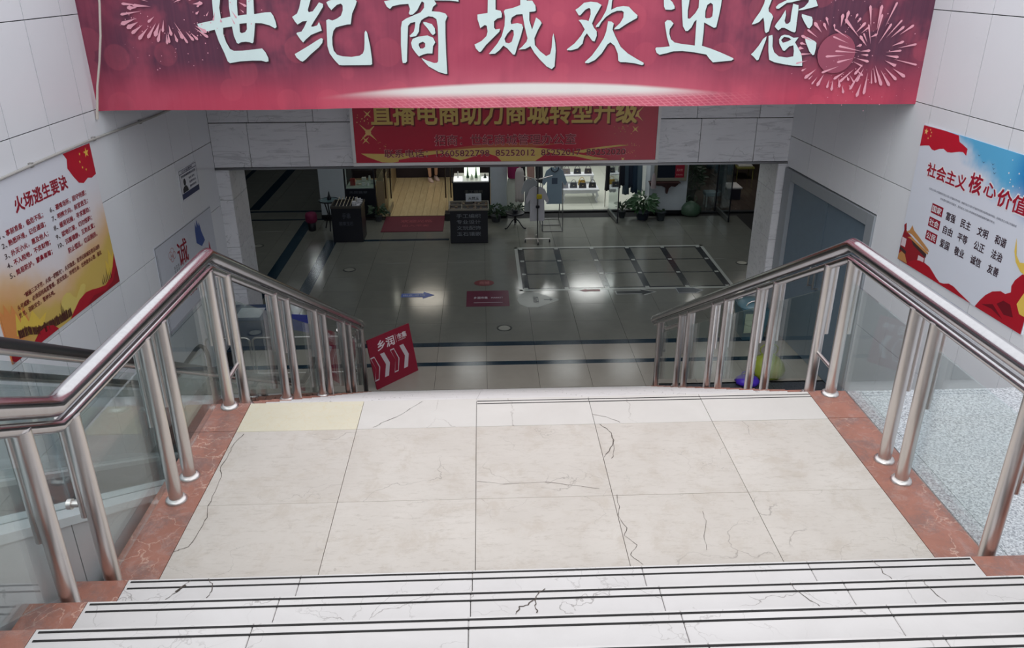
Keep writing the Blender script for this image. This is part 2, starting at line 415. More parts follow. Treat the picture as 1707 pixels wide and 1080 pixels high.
CRK = M((84,74,68), .8)
def crack(pts, z, w, par, po):
    b = B(po); rg = random.Random(len(pts)); P = []
    for (x0,y0),(x1,y1) in zip(pts, pts[1:]):
        for i in range(3):
            t = i/3; P.append((x0+(x1-x0)*t+rg.uniform(-.004,.004), y0+(y1-y0)*t+rg.uniform(-.003,.003)))
    P.append(pts[-1])
    for (x0,y0),(x1,y1) in zip(P, P[1:]):
        d = Vector((x1-x0,y1-y0)).normalized(); q = w*rg.uniform(.35,1); n = (-d.y*q, d.x*q)
        b.add([(x0-n[0],y0-n[1],z),(x1-n[0],y1-n[1],z),(x1+n[0],y1+n[1],z),(x0+n[0],y0+n[1],z)], [(0,1,2,3)])
    return mk('crack', b, CRK, par, loc=(0,0,0))
for pts, w in (
 ([(-1.21,3.456),(-1.234,3.389),(-1.238,3.331),(-1.236,3.251),(-1.241,3.17),(-1.221,3.091),(-1.213,2.979),(-1.21,2.874),(-1.193,2.798),(-1.195,2.725),(-1.2,2.648),(-1.21,2.607),(-1.237,2.593),(-1.256,2.58)], .0016),
 ([(.563,3.474),(.594,3.432),(.61,3.39),(.612,3.323),(.59,3.254),(.546,3.176)], .0022), ([(.612,3.323),(.6,3.216),(.579,3.165)], .0014),
 ([(.563,2.879),(.555,2.801),(.545,2.735),(.567,2.653),(.55,2.607),(.589,2.546),(.549,2.489),(.592,2.431)], .0013), ([(.545,3.571),(.611,3.544),(.671,3.488)], .0014),
 ([(-.349,3.744),(-.402,3.674),(-.471,3.59),(-.54,3.532),(-.578,3.491)], .0013), ([(-.054,3.005),(.067,2.981),(.254,2.992),(.414,2.949),(.489,2.931)], .001), ([(.908,2.753),(.902,2.687),(.873,2.594),(.859,2.505)], .0009)):
    crack(pts, .0011, w, land, LO)
ups = E('upper_stairs', (0,1.2,0), kind='structure'); UO = (0,1.2,0)
SX = [-1.283,-.675,-.065,.545,1.15,1.76]
core = B(UO)
NU = 8
for k in range(NU):
    yn = 2.2684-.2557*k; z = .14*(k+1); yb = yn-.2557-.02
    core.box((-1.465, yn-.6 if k < NU-1 else -3, z-.14-.02),(2.28,yn-.012,z-.028))
    for i in range(5):
        dx = random.uniform(-.012,.012) if 0 < i else 0
        slab('tread_slab', SX[i], SX[i+1], yb, yn, z, MAT['step'], ups, UO, .028, .002, .001)
        rb = B((SX[i],yn-.012,z-.14)); rb.box((SX[i]+.001,yn-.024,z-.14),(SX[i+1]-.001,yn-.012,z-.03),.001); mk('riser_slab', rb, MAT['step'], ups, loc=Vector((SX[i],yn-.012,z-.14))-Vector(UO))
    slab('border_stone', -1.465, -1.283, yb, yn, z, MAT['red'], ups, UO, .14, .002, .001)
    slab('border_stone', 1.76, 2.30, yb, yn, z, MAT['red'], ups, UO, .14, .002, .001)
    for dy in (.0145,.0465):
        b = B(UO); b.box((-1.27,yn-dy-.0038,z-.002),(1.75,yn-dy+.0038,z+.0012)); mk('anti_slip_strip', b, MAT['groove'], ups, loc=(0,0,0))
for pts, z, w in (([(.173,2.008),(.155,1.992),(.141,1.966),(.114,1.941),(.091,1.933),(.076,1.902)],.28,.0022),([(.141,1.966),(.141,1.935),(.141,1.905)],.28,.0022),([(.978,2.007),(.985,1.963),(1.013,1.926),(1.033,1.895)],.28,.0014),
 ([(1.391,2.262),(1.4,2.225),(1.4,2.193),(1.416,2.162)],.14,.0014),([(1.416,2.005),(1.414,1.968),(1.426,1.936),(1.438,1.891)],.28,.0013),([(-.998,2.263),(-.982,2.234),(-.967,2.199),(-.979,2.165)],.14,.0018),([(-1.059,2.257),(-1.077,2.226),(-1.091,2.196),(-1.117,2.163)],.14,.0014),([(-1.074,2.229),(-1.094,2.198)],.14,.007)):
    crack(pts, z+.0013, w, ups, UO)
mk('upper_stair_core', core, MAT['grout'], ups, loc=(0,0,0))
yl = 2.2684-.2557*NU
mk('floor_upper', B((0,-1.5,1.2)).box((-1.465,-3.2,1.0),(4.3,yl,.14*NU+.13)), MAT['step'], kind='structure')

lows = E('lower_stairs', (0,5.8,-1.1), kind='structure'); WO = (0,5.8,-1.1)
core = B(WO); TL = .262
for k in range(1, 17):
    y0 = 3.7641+TL*(k-1); y1 = y0+TL; z = -.14*k
    core.box((-1.44, 3.4 if k < 6 else y0-1.2, z-.16),(1.93,y1-.014,z-.028))
    if k < 16:
        for i in range(5): slab('tread_slab', GX[i], GX[i+1], y0-.015, y1, z, MAT['step'], lows, WO, .028, .002, .001)
        slab('border_stone', -1.465, GX[0], y0-.015, y1, z, MAT['red'], lows, WO, .14, .002, .001)
        slab('border_stone', GX[-1], 1.95, y0-.015, y1, z, MAT['red'], lows, WO, .14, .002, .001)
mk('lower_stair_core', core, MAT['grout'], lows, loc=(0,0,0))

# granite ledge on the right, side face of the landing
led = mk('floor_ledge', B((2.9,2.5,-.2)).box((1.955,1.0,-.4),(4.19,3.755,-.03)), MAT['grout'], kind='structure')
slab('granite_curb', 1.952, 2.03, 1.3, 3.762, .002, MAT['granite'], led, (2.9,2.5,-.2))
slab('granite_slab', 2.032, 4.075, 2.1, 3.762, 0.0, MAT['granite'], led, (2.9,2.5,-.2)); slab('granite_slab', 2.032, 4.19, 1.0, 2.098, 0.0, MAT['granite'], led, (2.9,2.5,-.2))

# ================================================================ railings
def rz(y, lo=2.235):
    if y < lo: return .865+(lo-y)*.547
    if y < 3.766: return .865-(y-lo)*.018
    return .837-(y-3.766)*.534
def floor_z(y):
    if y < 2.2684: return .14*(1+int((2.2684-y)/.2557))
    if y < 3.7641: return 0.0
    return -.14*(1+int((y-3.7641)/TL))
def railing(X, side, posts, panes, label):
    root = E('stair_railing', (X,3.76,0), label, 'railing', 'stainless steel stair railings'); O = (X,3.76,0)
    top = [(X,y,rz(y)) for y in (.2,1.2,2.18)] + [(X,2.235,.867),(X,2.3,.864),(X,3.0,.851),(X,3.70,.838),(X,3.766,.834),(X,3.83,.80)] + [(X,y,rz(y)) for y in (5.2,6.6,7.95)]
    e = 8.03; z = rz(e)
    mk('handrail', B(O).tube(top+[(X,e,z-.02)], .0345, 22), MAT['chrome'], root, loc=(0,0,0))
    mk('lower_rail', B(O).tube([(p[0],p[1],p[2]-.072) for p in top], .021, 16), MAT['chrome'], root, loc=(0,0,0))
    cx = [(X+side*.09,7.2,rz(7.2)-.14)]+[(X+side*.09,7.8,rz(7.8)-.14)]+[(X+side*.09,8.0+.09*sin(a),rz(7.9)-.16-.09+.09*cos(a)) for a in [i*pi/6 for i in range(0,7)]]
    mk('end_scroll', B(O).tube(cx+[(X+side*.09,7.8,rz(7.9)-.36)], .018, 12), MAT['steel'], root, loc=(0,0,0))
    for y in posts:
        z0 = floor_z(y); z1 = rz(y)-.075
        p = mk('post', B(O).cyl((X,y),.029,z0,z1,20), MAT['steel'], root, loc=(0,0,0))
        mk('base_flange', B(O).lathe((X,y),[(.047,z0),(.047,z0+.006),(.042,z0+.016),(.031,z0+.019)],24), MAT['steel'], p, loc=(0,0,0))
        c = B(O); xx = X+side*.036
        c.tube([(xx,y,z1-.40),(xx,y,z1-.005)], .015, 12)
        c.box((min(X,X+side*.034),y-.006,z1-.27),(max(X,X+side*.034),y+.006,z1-.25))
        mk('glass_clamp', c, MAT['steel'], p, loc=(0,0,0))
    for y0, y1 in panes:
        gx = X+side*.03
        f = lambda y: rz(y)-.20
        def bot(y):
            if 2.2 < y < 3.78: return .075
            return rz(y)-.76 if y >= 3.76 else max(.075, rz(y)-.70)
        b = B(O); t = .005
        ys = [y0, y1] if y0 > 2.3 or y1 < 2.2 else [y0, 2.27, y1]
        for a, c in zip(ys, ys[1:]):
            b.hexa([(gx-t,a,bot(a)),(gx+t,a,bot(a)),(gx+t,c,bot(c)),(gx-t,c,bot(c)),(gx-t,a,f(a)),(gx+t,a,f(a)),(gx+t,c,f(c)),(gx-t,c,f(c))])
        mk('glass_pane', b, MAT['glass'], root, loc=(0,0,0))
    for y in (3.73,):
        yb = posts[posts.index(y)+1] if y in posts else 3.98
        b = B(O).tube([(X,y,.14),(X,yb,.14)], .011, 10); mk('cross_brace', b, MAT['steel'], root, loc=(0,0,0))
    b = B(O).tube([(X,2.31,.44),(X+side*.075,2.31,.44)], .012, 12); b.tube([(X+side*.07,2.31,.44),(X+side*.085,2.31,.44)], .019, 14); mk('glass_standoff', b, MAT['steel'], root, loc=(0,0,0))
    return root
PLs = [1.0,1.2,2.05,2.31,2.92,3.095,3.73,3.98,4.80,5.08,5.86,6.16,6.96,7.26,7.97]
PRs = [1.0,1.2,2.05,2.31,2.93,3.095,3.73,3.98,4.66,4.94,5.60,5.90,6.60,6.88,7.72]
panes = lambda p: [(p[i]+.004,p[i+1]-.004) for i in range(1,14,2)]
railing(-1.36, -1, PLs, panes(PLs), 'stainless steel railing on the left side of the stairs, beside the escalator')
railing(1.85, 1, PRs, panes(PRs), 'stainless steel railing on the right side of the stairs, beside the granite ledge')

# ================================================================ escalator left of the stairs
EO = (-2.25,4,0)
esc = E('escalator', EO, 'escalator with black handrails and glass sides between the left wall and the stairs', 'escalator')
zd = lambda y: 1.705-.577*y
hz = lambda y: 2.411-.577*y
YB = 6.43
def hand(X):
    pts = [(X,y,hz(y)) for y in (-.8,1.0,3.0,5.0,6.2)] + [(X,6.4,-1.275),(X,6.6,-1.31),(X,7.2,-1.31)] + [(X,7.2+.26*sin(a),-1.57+.26*cos(a)) for a in [i*pi/8 for i in range(1,9)]]
    return pts
for X in (-1.65,-2.85):
    hp = hand(X); b = B(EO)
    b.tube([(p[0],p[1],p[2]) for p in hp], .021, 14); mk('handrail', b, MAT['rubber'], esc, loc=(0,0,0))
    b = B(EO).tube([(p[0],p[1]-.0,p[2]-.031) for p in hp[:8]], .014, 12); mk('handrail_guide', b, MAT['steel'], esc, loc=(0,0,0))
    ys = [-.8,.35,1.5,2.65,3.8,4.95,6.1]
    for a, c in zip(ys, ys[1:]):
        a += .006; c -= .006; t = .005; b = B(EO)
        b.hexa([(X-t,a,zd(a)),(X+t,a,zd(a)),(X+t,c,zd(c)),(X-t,c,zd(c)),(X-t,a,hz(a)-.07),(X+t,a,hz(a)-.07),(X+t,c,hz(c)-.07),(X-t,c,hz(c)-.07)]); mk('glass_panel', b, MAT['glass'], esc, loc=(0,0,0))
    b = B(EO); a = 6.11; t = .005
    b.hexa([(X-t,a,-1.95),(X+t,a,-1.95),(X+t,7.35,-2.02),(X-t,7.35,-2.02),(X-t,a,hz(a)-.07),(X+t,a,hz(a)-.07),(X+t,7.35,-1.42),(X-t,7.35,-1.42)]); mk('glass_panel', b, MAT['glass'], esc, loc=(0,0,0))
def slope_bar(b, x0, x1, h0, h1, y0=-.8, y1=6.4):
    b.hexa([(x0,y0,zd(y0)+h0),(x1,y0,zd(y0)+h0),(x1,y1,zd(y1)+h0),(x0,y1,zd(y1)+h0),(x0,y0,zd(y0)+h1),(x1,y0,zd(y0)+h1),(x1,y1,zd(y1)+h1),(x0,y1,zd(y1)+h1)])
for x0, x1 in ((-1.64,-1.5),(-1.78,-1.66),(-2.84,-2.72),(-3.0,-2.86),(-3.42,-3.01)):
    b = B(EO); slope_bar(b, x0, x1, -.035, 0.0); mk('deck_strip', b, M((206,210,212),.38,.1), esc, loc=(0,0,0))
for x in (-1.785,-2.725):
    b = B(EO); slope_bar(b, x-.004, x+.004, -.42, -.03); mk('skirt_panel', b, M((150,154,158),.35,.3), esc, loc=(0,0,0))
ys = [-.8,.2,1.2,1.74,2.40,3.05,3.7,4.4,5.1,5.8,6.4]
for a, c in zip(ys, ys[1:]):
    b = B(EO); a += .003; c -= .003
    b.hexa([(-1.53,a,zd(a)-1.1),(-1.51,a,zd(a)-1.1),(-1.51,c,zd(c)-1.1),(-1.53,c,zd(c)-1.1),(-1.53,a,zd(a)-.038),(-1.51,a,zd(a)-.038),(-1.51,c,zd(c)-.038),(-1.53,c,zd(c)-.038)])
    mk('cladding_panel', b, M((190,192,194),.3,.1), esc, loc=(0,0,0))
sm_ = None
for i in range(17):
    y = -.6+.4*i; z = 1.46-.577*y-.231
    if z < -2.3: break
    b = B((-2.25,y,z))
    b.box((-2.715,y,z-.2),(-1.795,y+.4,z+.0)); 
    if sm_ is None:
        for q in range(23): b.box((-2.71+q*.04,y,z),(-2.71+q*.04+.018,y+.4,z+.012))
        sm_ = meshdata('step', b, M((120,124,126),.4,.3))
    inst('step', sm_, esc, Vector((-2.25,y,z))-Vector(EO))
b = B(EO); b.box((-3.0,6.4,-2.3),(-1.5,7.6,-2.225)); mk('landing_plate', b, MAT['dsteel'], esc, loc=(0,0,0))
for X in (-1.65,-2.85):
    b = B(EO); b.box((X-.12,6.4,-2.24),(X+.12,7.5,-2.0),.01); mk('newel_base', b, MAT['dsteel'], esc, loc=(0,0,0))
b = B(EO); b.hexa([(-3.38,-.8,zd(-.8)-1.1),(-1.53,-.8,zd(-.8)-1.1),(-1.53,6.4,-2.6),(-3.38,6.4,-2.6),(-3.38,-.8,zd(-.8)-.7),(-1.53,-.8,zd(-.8)-.7),(-1.53,6.4,-2.45),(-3.38,6.4,-2.45)]); mk('truss_pan', b, M((150,152,154),.5), esc, loc=(0,0,0))

# ================================================================ banner
CHARS = {'世':[[[(-2355,1685),(-2219,1712),(-2086,1738),(-1945,1755),(-1870,1759),(-1786,1771),(-1739,1773),(-1720,1745),(-1707,1697),(-1703,1657),(-1718,1646),(-1761,1670),(-1824,1687),(-1880,1689),(-1954,1689),(-2010,1683),(-2074,1663),(-2145,1653),(-2221,1638),(-2288,1625),(-2320,1609),(-2341,1641)]],[[(-2193,1988),(-2206,1843),(-2213,1712),(-2217,1638),(-2198,1549),(-2165,1454),(-2147,1386),(-2130,1372),(-2043,1385),(-1938,1391),(-1863,1390),(-1826,1379),(-1805,1384),(-1803,1411),(-1821,1456),(-1845,1488),(-1926,1480),(-2012,1471),(-2083,1470),(-2113,1486),(-2138,1540),(-2152,1606),(-2146,1655),(-2154,1730),(-2154,1808),(-2143,1851),(-2111,1987)]],[[(-2059,1970),(-2074,1816),(-2073,1729),(-2071,1659),(-2066,1588),(-2050,1534),(-2037,1527),(-2012,1539),(-1974,1543),(-1942,1538),(-1922,1529),(-1911,1538),(-1895,1605),(-1877,1693),(-1876,1763),(-1867,1867),(-1855,1969),(-1911,1970),(-1929,1815),(-1946,1693),(-1951,1641),(-1968,1619),(-1998,1610),(-2012,1619),(-2007,1683),(-2011,1755),(-2006,1833),(-1986,1970)]]],
'纪':[[[(-1458,1934),(-1380,1933),(-1401,1865),(-1432,1787),(-1425,1771),(-1391,1778),(-1354,1821),(-1333,1847),(-1302,1834),(-1304,1812),(-1342,1760),(-1390,1699),(-1418,1660),(-1404,1657),(-1365,1668),(-1349,1695),(-1338,1664),(-1332,1626),(-1376,1611),(-1425,1593),(-1471,1558),(-1497,1533),(-1518,1558),(-1545,1603),(-1540,1612),(-1501,1620),(-1474,1656),(-1446,1704),(-1483,1700),(-1528,1675),(-1548,1700),(-1566,1735),(-1523,1761),(-1500,1805)]],[[(-1578,1441),(-1543,1459),(-1443,1513),(-1382,1548),(-1343,1568),(-1329,1561),(-1337,1530),(-1369,1494),(-1441,1440),(-1493,1395),(-1518,1379),(-1537,1386),(-1567,1414)]],[[(-1273,1847),(-1249,1860),(-1173,1877),(-1098,1898),(-1044,1880),(-1022,1853),(-1035,1820),(-1068,1759),(-1087,1675),(-1117,1673),(-1174,1661),(-1213,1650),(-1236,1623),(-1250,1574),(-1254,1511),(-1247,1466),(-1223,1434),(-1177,1420),(-1102,1415),(-1034,1424),(-1004,1442),(-990,1474),(-983,1528),(-977,1608),(-966,1626),(-955,1608),(-938,1500),(-931,1400),(-932,1355),(-945,1348),(-1050,1347),(-1184,1347),(-1212,1350),(-1247,1389),(-1284,1444),(-1297,1503),(-1292,1601),(-1287,1707),(-1267,1716),(-1236,1705),(-1197,1720),(-1162,1742),(-1143,1785),(-1141,1820),(-1154,1836),(-1187,1827),(-1222,1799),(-1237,1786),(-1258,1812)]]],
'商':[[[(-797,1852),(-745,1862),(-614,1874),(-539,1887),(-527,1938),(-453,1938),(-446,1895),(-362,1895),(-270,1885),(-181,1881),(-181,1846),(-206,1849),(-252,1855),(-383,1858),(-365,1830),(-394,1808),(-407,1773),(-340,1768),(-293,1755),(-278,1733),(-296,1693),(-299,1595),(-299,1460),(-295,1271),(-311,1270),(-369,1286),(-453,1333),(-499,1384),(-509,1402),(-470,1383),(-404,1360),(-380,1362),(-370,1373),(-362,1506),(-361,1649),(-370,1711),(-398,1729),(-435,1734),(-468,1721),(-497,1703),(-513,1672),(-521,1614),(-546,1579),(-594,1570),(-601,1581),(-563,1615),(-551,1659),(-548,1690),(-588,1682),(-610,1659),(-624,1507),(-635,1375),(-649,1362),(-671,1362),(-676,1389),(-678,1508),(-670,1642),(-658,1695),(-623,1717),(-547,1747),(-499,1765),(-469,1800),(-467,1839),(-485,1850),(-501,1826),(-526,1782),(-565,1748),(-589,1746),(-598,1758),(-586,1791),(-598,1831),(-664,1827),(-730,1814),(-752,1792),(-777,1810)]],[[(-482,1690),(-456,1687),(-409,1672),(-387,1640),(-384,1600),(-404,1585),(-418,1596),(-449,1641),(-480,1676)]],[[(-592,1525),(-576,1557),(-527,1574),(-451,1583),(-405,1565),(-387,1528),(-408,1497),(-415,1438),(-458,1438),(-497,1429),(-531,1414),(-553,1439),(-584,1484)],[(-529,1507),(-525,1520),(-492,1534),(-473,1520),(-474,1493),(-494,1478),(-518,1479)]]],
'城':[[[(65,1927),(127,1927),(126,1783),(168,1774),(179,1752),(177,1722),(139,1713),(112,1691),(112,1642),(124,1627),(162,1633),(157,1610),(90,1548),(41,1503),(-3,1449),(-17,1447),(-45,1476),(-56,1508),(-35,1517),(3,1535),(47,1575),(57,1611),(51,1656),(34,1663),(-4,1638),(-13,1669),(-26,1709),(-26,1745),(17,1752),(59,1757)]],[[(196,1770),(206,1783),(272,1796),(333,1817),(333,1926),(394,1926),(385,1852),(432,1852),(460,1812),(463,1773),(451,1767),(409,1764),(409,1698),(433,1625),(447,1662),(466,1720),(499,1698),(514,1675),(481,1618),(453,1555),(458,1500),(502,1450),(555,1410),(589,1426),(602,1481),(606,1563),(615,1594),(631,1517),(637,1454),(629,1325),(605,1302),(561,1325),(503,1381),(454,1437),(420,1492),(376,1469),(319,1465),(348,1487),(386,1528),(395,1555),(371,1645),(352,1747),(300,1743),(262,1721),(252,1690),(257,1668),(309,1677),(347,1667),(357,1641),(338,1573),(309,1492),(288,1424),(271,1424),(223,1475),(189,1498),(156,1461),(117,1432),(64,1430),(88,1457),(137,1512),(176,1574),(200,1655),(205,1726)],[(199,1552),(223,1592),(257,1626),(276,1619),(279,1583),(261,1529),(237,1515),(209,1522)]]],
'欢':[[[(796,1778),(823,1795),(868,1833),(923,1841),(978,1835),(1015,1815),(994,1777),(964,1726),(940,1670),(958,1635),(982,1609),(984,1570),(967,1526),(948,1531),(899,1592),(877,1562),(865,1509),(824,1470),(768,1455),(731,1457),(735,1466),(795,1510),(849,1571),(880,1623),(850,1671),(825,1697),(849,1701),(891,1696),(910,1688),(926,1743),(923,1782),(911,1793),(879,1778),(839,1735),(825,1735)]],[[(1080,1904),(1112,1904),(1101,1836),(1098,1777),(1145,1798),(1199,1806),(1246,1800),(1285,1763),(1322,1733),(1320,1711),(1280,1690),(1226,1660),(1172,1625),(1130,1621),(1134,1632),(1179,1673),(1204,1716),(1205,1759),(1188,1769),(1146,1768),(1101,1751),(1056,1721),(1021,1683),(999,1644),(972,1640),(976,1653),(1016,1700),(1054,1768),(1070,1828)]],[[(1076,1687),(1104,1684),(1125,1669),(1116,1621),(1147,1560),(1193,1481),(1257,1427),(1345,1377),(1399,1350),(1400,1336),(1386,1330),(1319,1346),(1243,1355),(1195,1356),(1178,1369),(1171,1427),(1141,1490),(1103,1518),(1080,1503),(1032,1428),(977,1375),(922,1350),(892,1351),(893,1362),(948,1411),(1001,1482),(1045,1552),(1063,1604)]]],
'迎':[[[(1535,1877),(1582,1859),(1612,1834),(1633,1800),(1634,1783),(1607,1774),(1556,1776),(1543,1800)]],[[(1559,1675),(1577,1693),(1609,1690),(1634,1666),(1622,1645),(1605,1623),(1605,1584),(1621,1540),(1656,1513),(1713,1502),(1832,1487),(1830,1591),(1828,1695),(1810,1678),(1791,1635),(1761,1605),(1742,1605),(1716,1644),(1704,1722),(1683,1901),(1758,1901),(1752,1816),(1747,1765),(1752,1705),(1771,1703),(1813,1747),(1837,1790),(1836,1901),(2030,1900),(2026,1806),(2016,1720),(2002,1634),(1983,1629),(1895,1673),(1898,1591),(1894,1485),(1972,1462),(2070,1426),(2170,1385),(2182,1374),(2163,1362),(2068,1354),(2002,1348),(1971,1377),(1939,1413),(1833,1432),(1728,1444),(1652,1442),(1588,1425),(1532,1414),(1507,1430),(1493,1461),(1499,1474),(1555,1476),(1616,1482),(1587,1557),(1567,1636)],[(1900,1712),(1897,1764),(1909,1811),(1936,1828),(1955,1815),(1962,1772),(1960,1721),(1943,1708),(1910,1705)]]],
'您':[[[(2402,1901),(2475,1901),(2453,1847),(2434,1783),(2440,1756),(2467,1737),(2482,1714),(2471,1673),(2460,1598),(2437,1584),(2425,1599),(2411,1673),(2399,1710),(2366,1673),(2328,1657),(2306,1655),(2324,1692),(2366,1756),(2392,1820)]],[[(2495,1792),(2517,1815),(2582,1846),(2614,1900),(2653,1900),(2676,1878),(2835,1877),(2832,1845),(2854,1799),(2809,1786),(2732,1768),(2693,1764),(2696,1773),(2738,1791),(2768,1827),(2772,1845),(2720,1850),(2662,1837),(2624,1828),(2585,1824),(2522,1778),(2502,1778)]],[[(2640,1817),(2687,1805),(2691,1773),(2691,1708),(2692,1597),(2683,1588),(2657,1595),(2592,1626),(2567,1626),(2540,1605),(2506,1635),(2513,1654),(2551,1709),(2582,1769),(2590,1727),(2585,1681),(2598,1658),(2618,1658),(2635,1676),(2635,1746)]],[[(2727,1736),(2758,1727),(2815,1712),(2826,1689),(2828,1647),(2809,1620),(2793,1624),(2756,1671),(2727,1717)]],[[(2445,1559),(2444,1533),(2423,1457),(2399,1367),(2384,1362),(2355,1391),(2327,1412),(2346,1429),(2389,1486),(2418,1538)]],[[(2462,1561),(2494,1570),(2501,1542),(2507,1476),(2528,1428),(2573,1394),(2646,1384),(2700,1393),(2699,1436),(2688,1484),(2653,1475),(2618,1439),(2602,1442),(2564,1499),(2557,1532),(2571,1560),(2600,1571),(2641,1564),(2679,1545),(2724,1548),(2699,1508),(2724,1474),(2769,1412),(2785,1350),(2789,1313),(2706,1316),(2612,1331),(2539,1346),(2493,1366),(2476,1438)],[(2575,1527),(2597,1553),(2643,1546),(2661,1531),(2637,1517),(2594,1505)]],[[(2779,1550),(2805,1547),(2870,1516),(2887,1502),(2888,1454),(2882,1406),(2867,1402),(2837,1431),(2790,1512)]]]}
def m_banner():
    s = NT('banner_print'); v = s.coord(); sx = s.n('ShaderNodeSeparateXYZ'); s.l(v, sx.inputs[0]); x, z = sx.outputs[0], sx.outputs[2]
    dx = s.math('ABSOLUTE', s.math('SUBTRACT', x, .45))
    side = s.ramp(s.math('ADD', dx, s.math('MULTIPLY', s.noise(v, 1.1, 2), .9)), .75, 2.9)
    upper = s.mix(side, lin((168,64,90)), lin((70,44,66)))
    lowc = s.mix(side, lin((214,108,128)), lin((184,64,88)))
    h = s.ramp(s.math('ADD', z, s.math('MULTIPLY', s.noise(s.coord(scale=(.6,1,1)), 1.6, 3), .16)), 1.10, 1.50)
    col = s.mix(h, lowc, upper)
    nn = s.noise(s.coord(scale=(1,1,.8)), 1.9, 4); col = s.mix(s.math('MULTIPLY', s.ramp(nn, .48, .66), .4), col, lin((196,86,108)))
    col = s.mix(s.math('MULTIPLY', s.ramp(s.noise(s.coord(scale=(1.3,1,.7)), 1.3, 3), .5, .66), .45), col, lin((128,50,74)))
    vo = s.n('ShaderNodeTexVoronoi'); s.l(v, vo.inputs['Vector']); vo.inputs['Scale'].default_value = 3.2; vo.inputs['Randomness'].default_value = .8
    disc = s.math('SUBTRACT', 1.0, s.ramp(vo.outputs['Distance'], .36, .40)); col = s.mix(s.math('MULTIPLY', disc, .13), col, lin((226,100,116)))
    # vertical light streaks of the print
    col = s.mix(s.math('MULTIPLY', s.noise(s.coord(scale=(22,1,.4)), 1.5, 3), .16), col, lin((222,112,132)))
    # pale horizon glow of the print: a lens that is cut softly below
    ux = s.math('DIVIDE', s.math('SUBTRACT', x, .40), 1.95)
    topz = s.math('MULTIPLY_ADD', s.math('MULTIPLY', ux, ux), -.125, 1.198)
    a = s.ramp(s.math('SUBTRACT', topz, z), -.004, .03)
    c = s.ramp(z, 1.045, 1.12); e = s.math('SUBTRACT', 1.0, s.ramp(s.math('ABSOLUTE', ux), .45, 1.0))
    glow = s.math('MULTIPLY', s.math('MULTIPLY', a, c), e)
    # mesh of fine lines under the glow
    l1 = s.math('LESS_THAN', s.math('FRACT', s.math('MULTIPLY', s.math('ADD', x, s.math('MULTIPLY', z, 1.4)), 17)), .24)
    l2 = s.math('LESS_THAN', s.math('FRACT', s.math('MULTIPLY', s.math('SUBTRACT', z, s.math('MULTIPLY', x, .05)), 42)), .2)
    lm = s.math('MULTIPLY', s.math('MAXIMUM', l1, l2), s.math('MULTIPLY', s.math('SUBTRACT', 1.0, s.ramp(z, 1.06, 1.11)), s.math('MULTIPLY', s.ramp(x, -1.2, -.3), s.math('SUBTRACT', 1.0, s.ramp(x, 1.6, 2.6)))))
    col = s.mix(s.math('MULTIPLY', lm, .42), col, lin((242,166,176)))
    col = s.mix(glow, col, lin((236,232,228)))
    return s.fin(col, .45, spec=.3)
bb = B((0,7.2,0))
n = 48
vs = []; fs = []
for i in range(n+1):
    x = -3.325 + 7.2*i/n; w = .006*sin(i*.9)+.004*sin(i*2.3)
    for z in (.982+.004*sin(i*.5), 2.45):
        vs += [(x,7.2+w*(1 if z < 2 else .2),z),(x,7.204+w*(1 if z < 2 else .2),z)]
for i in range(n):
    k = i*4
    fs += [(k,k+4,k+6,k+2),(k+1,k+3,k+7,k+5),(k,k+1,k+5,k+4),(k+2,k+6,k+7,k+3)]
fs += [(0,2,3,1),(n*4,n*4+1,n*4+3,n*4+2)]
bb.add(vs, fs)
ban = mk('hanging_banner', bb, m_banner(), label='huge dark red banner with seven pale calligraphy characters hung across the stairwell', cat='banner')
PB = Plane((0,7.188,0), (1,0,0), (0,0,1))
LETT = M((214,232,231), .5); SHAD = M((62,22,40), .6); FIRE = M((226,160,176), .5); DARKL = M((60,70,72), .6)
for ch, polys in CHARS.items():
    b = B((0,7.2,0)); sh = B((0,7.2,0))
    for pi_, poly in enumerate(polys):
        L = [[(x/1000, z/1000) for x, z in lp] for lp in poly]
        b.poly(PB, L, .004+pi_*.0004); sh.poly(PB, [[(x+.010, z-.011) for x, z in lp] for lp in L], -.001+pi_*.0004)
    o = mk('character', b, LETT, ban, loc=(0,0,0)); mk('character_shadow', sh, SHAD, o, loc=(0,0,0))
def burst(b, cx, cz, r0, r1, n, rr, a0=0, a1=2*pi, w=.017):
    for i in range(n):
        a = a0+(a1-a0)*(i+rr.uniform(.1,.9))/n; L = rr.uniform(.22,.6)*(r1-r0); rs = r0+rr.uniform(0,1)*(r1-r0-L)*.95; re = rs+L; ww = w*rr.uniform(.5,1.15)
        d = Vector((cos(a), sin(a))); q = Vector((-d.y, d.x)); c = Vector((cx,cz))
        pts = [c+d*rs, c+d*(rs+L*.6)-q*ww*.5, c+d*(re-ww)-q*ww*.8, c+d*re-q*ww*.3, c+d*re+q*ww*.3, c+d*(re-ww)+q*ww*.8, c+d*(rs+L*.6)+q*ww*.5]
        b.poly(PB, [[(p.x,p.y) for p in pts]], .0062+i*.00004)
def dots(b, P, cx, cz, r0, r1, n, rr, s=.006, a0=0, a1=2*pi, off=.0062):
    for i in range(n):
        a = rr.uniform(a0,a1); r = rr.uniform(r0,r1); x, z = cx+cos(a)*r, cz+sin(a)*r; q = s*rr.uniform(.4,1)
        b.poly(P, [[(x-q,z),(x,z-q),(x+q,z),(x,z+q)]], off)
rr = random.Random(3)
b = B((0,7.2,0)); b.poly(PB, [[(3.075+.165*cos(i*pi/16),1.415+.165*sin(i*pi/16)) for i in range(32)]], .0058); mk('printed_disc', b, M((150,70,92),.5), ban, loc=(0,0,0))
b = B((0,7.2,0)); burst(b, 3.075, 1.42, .17, .37, 34, rr, w=.017); dots(b, PB, 3.075, 1.42, .2, .48, 40, rr); mk('printed_firework', b, FIRE, ban, loc=(0,0,0), kind='stuff')
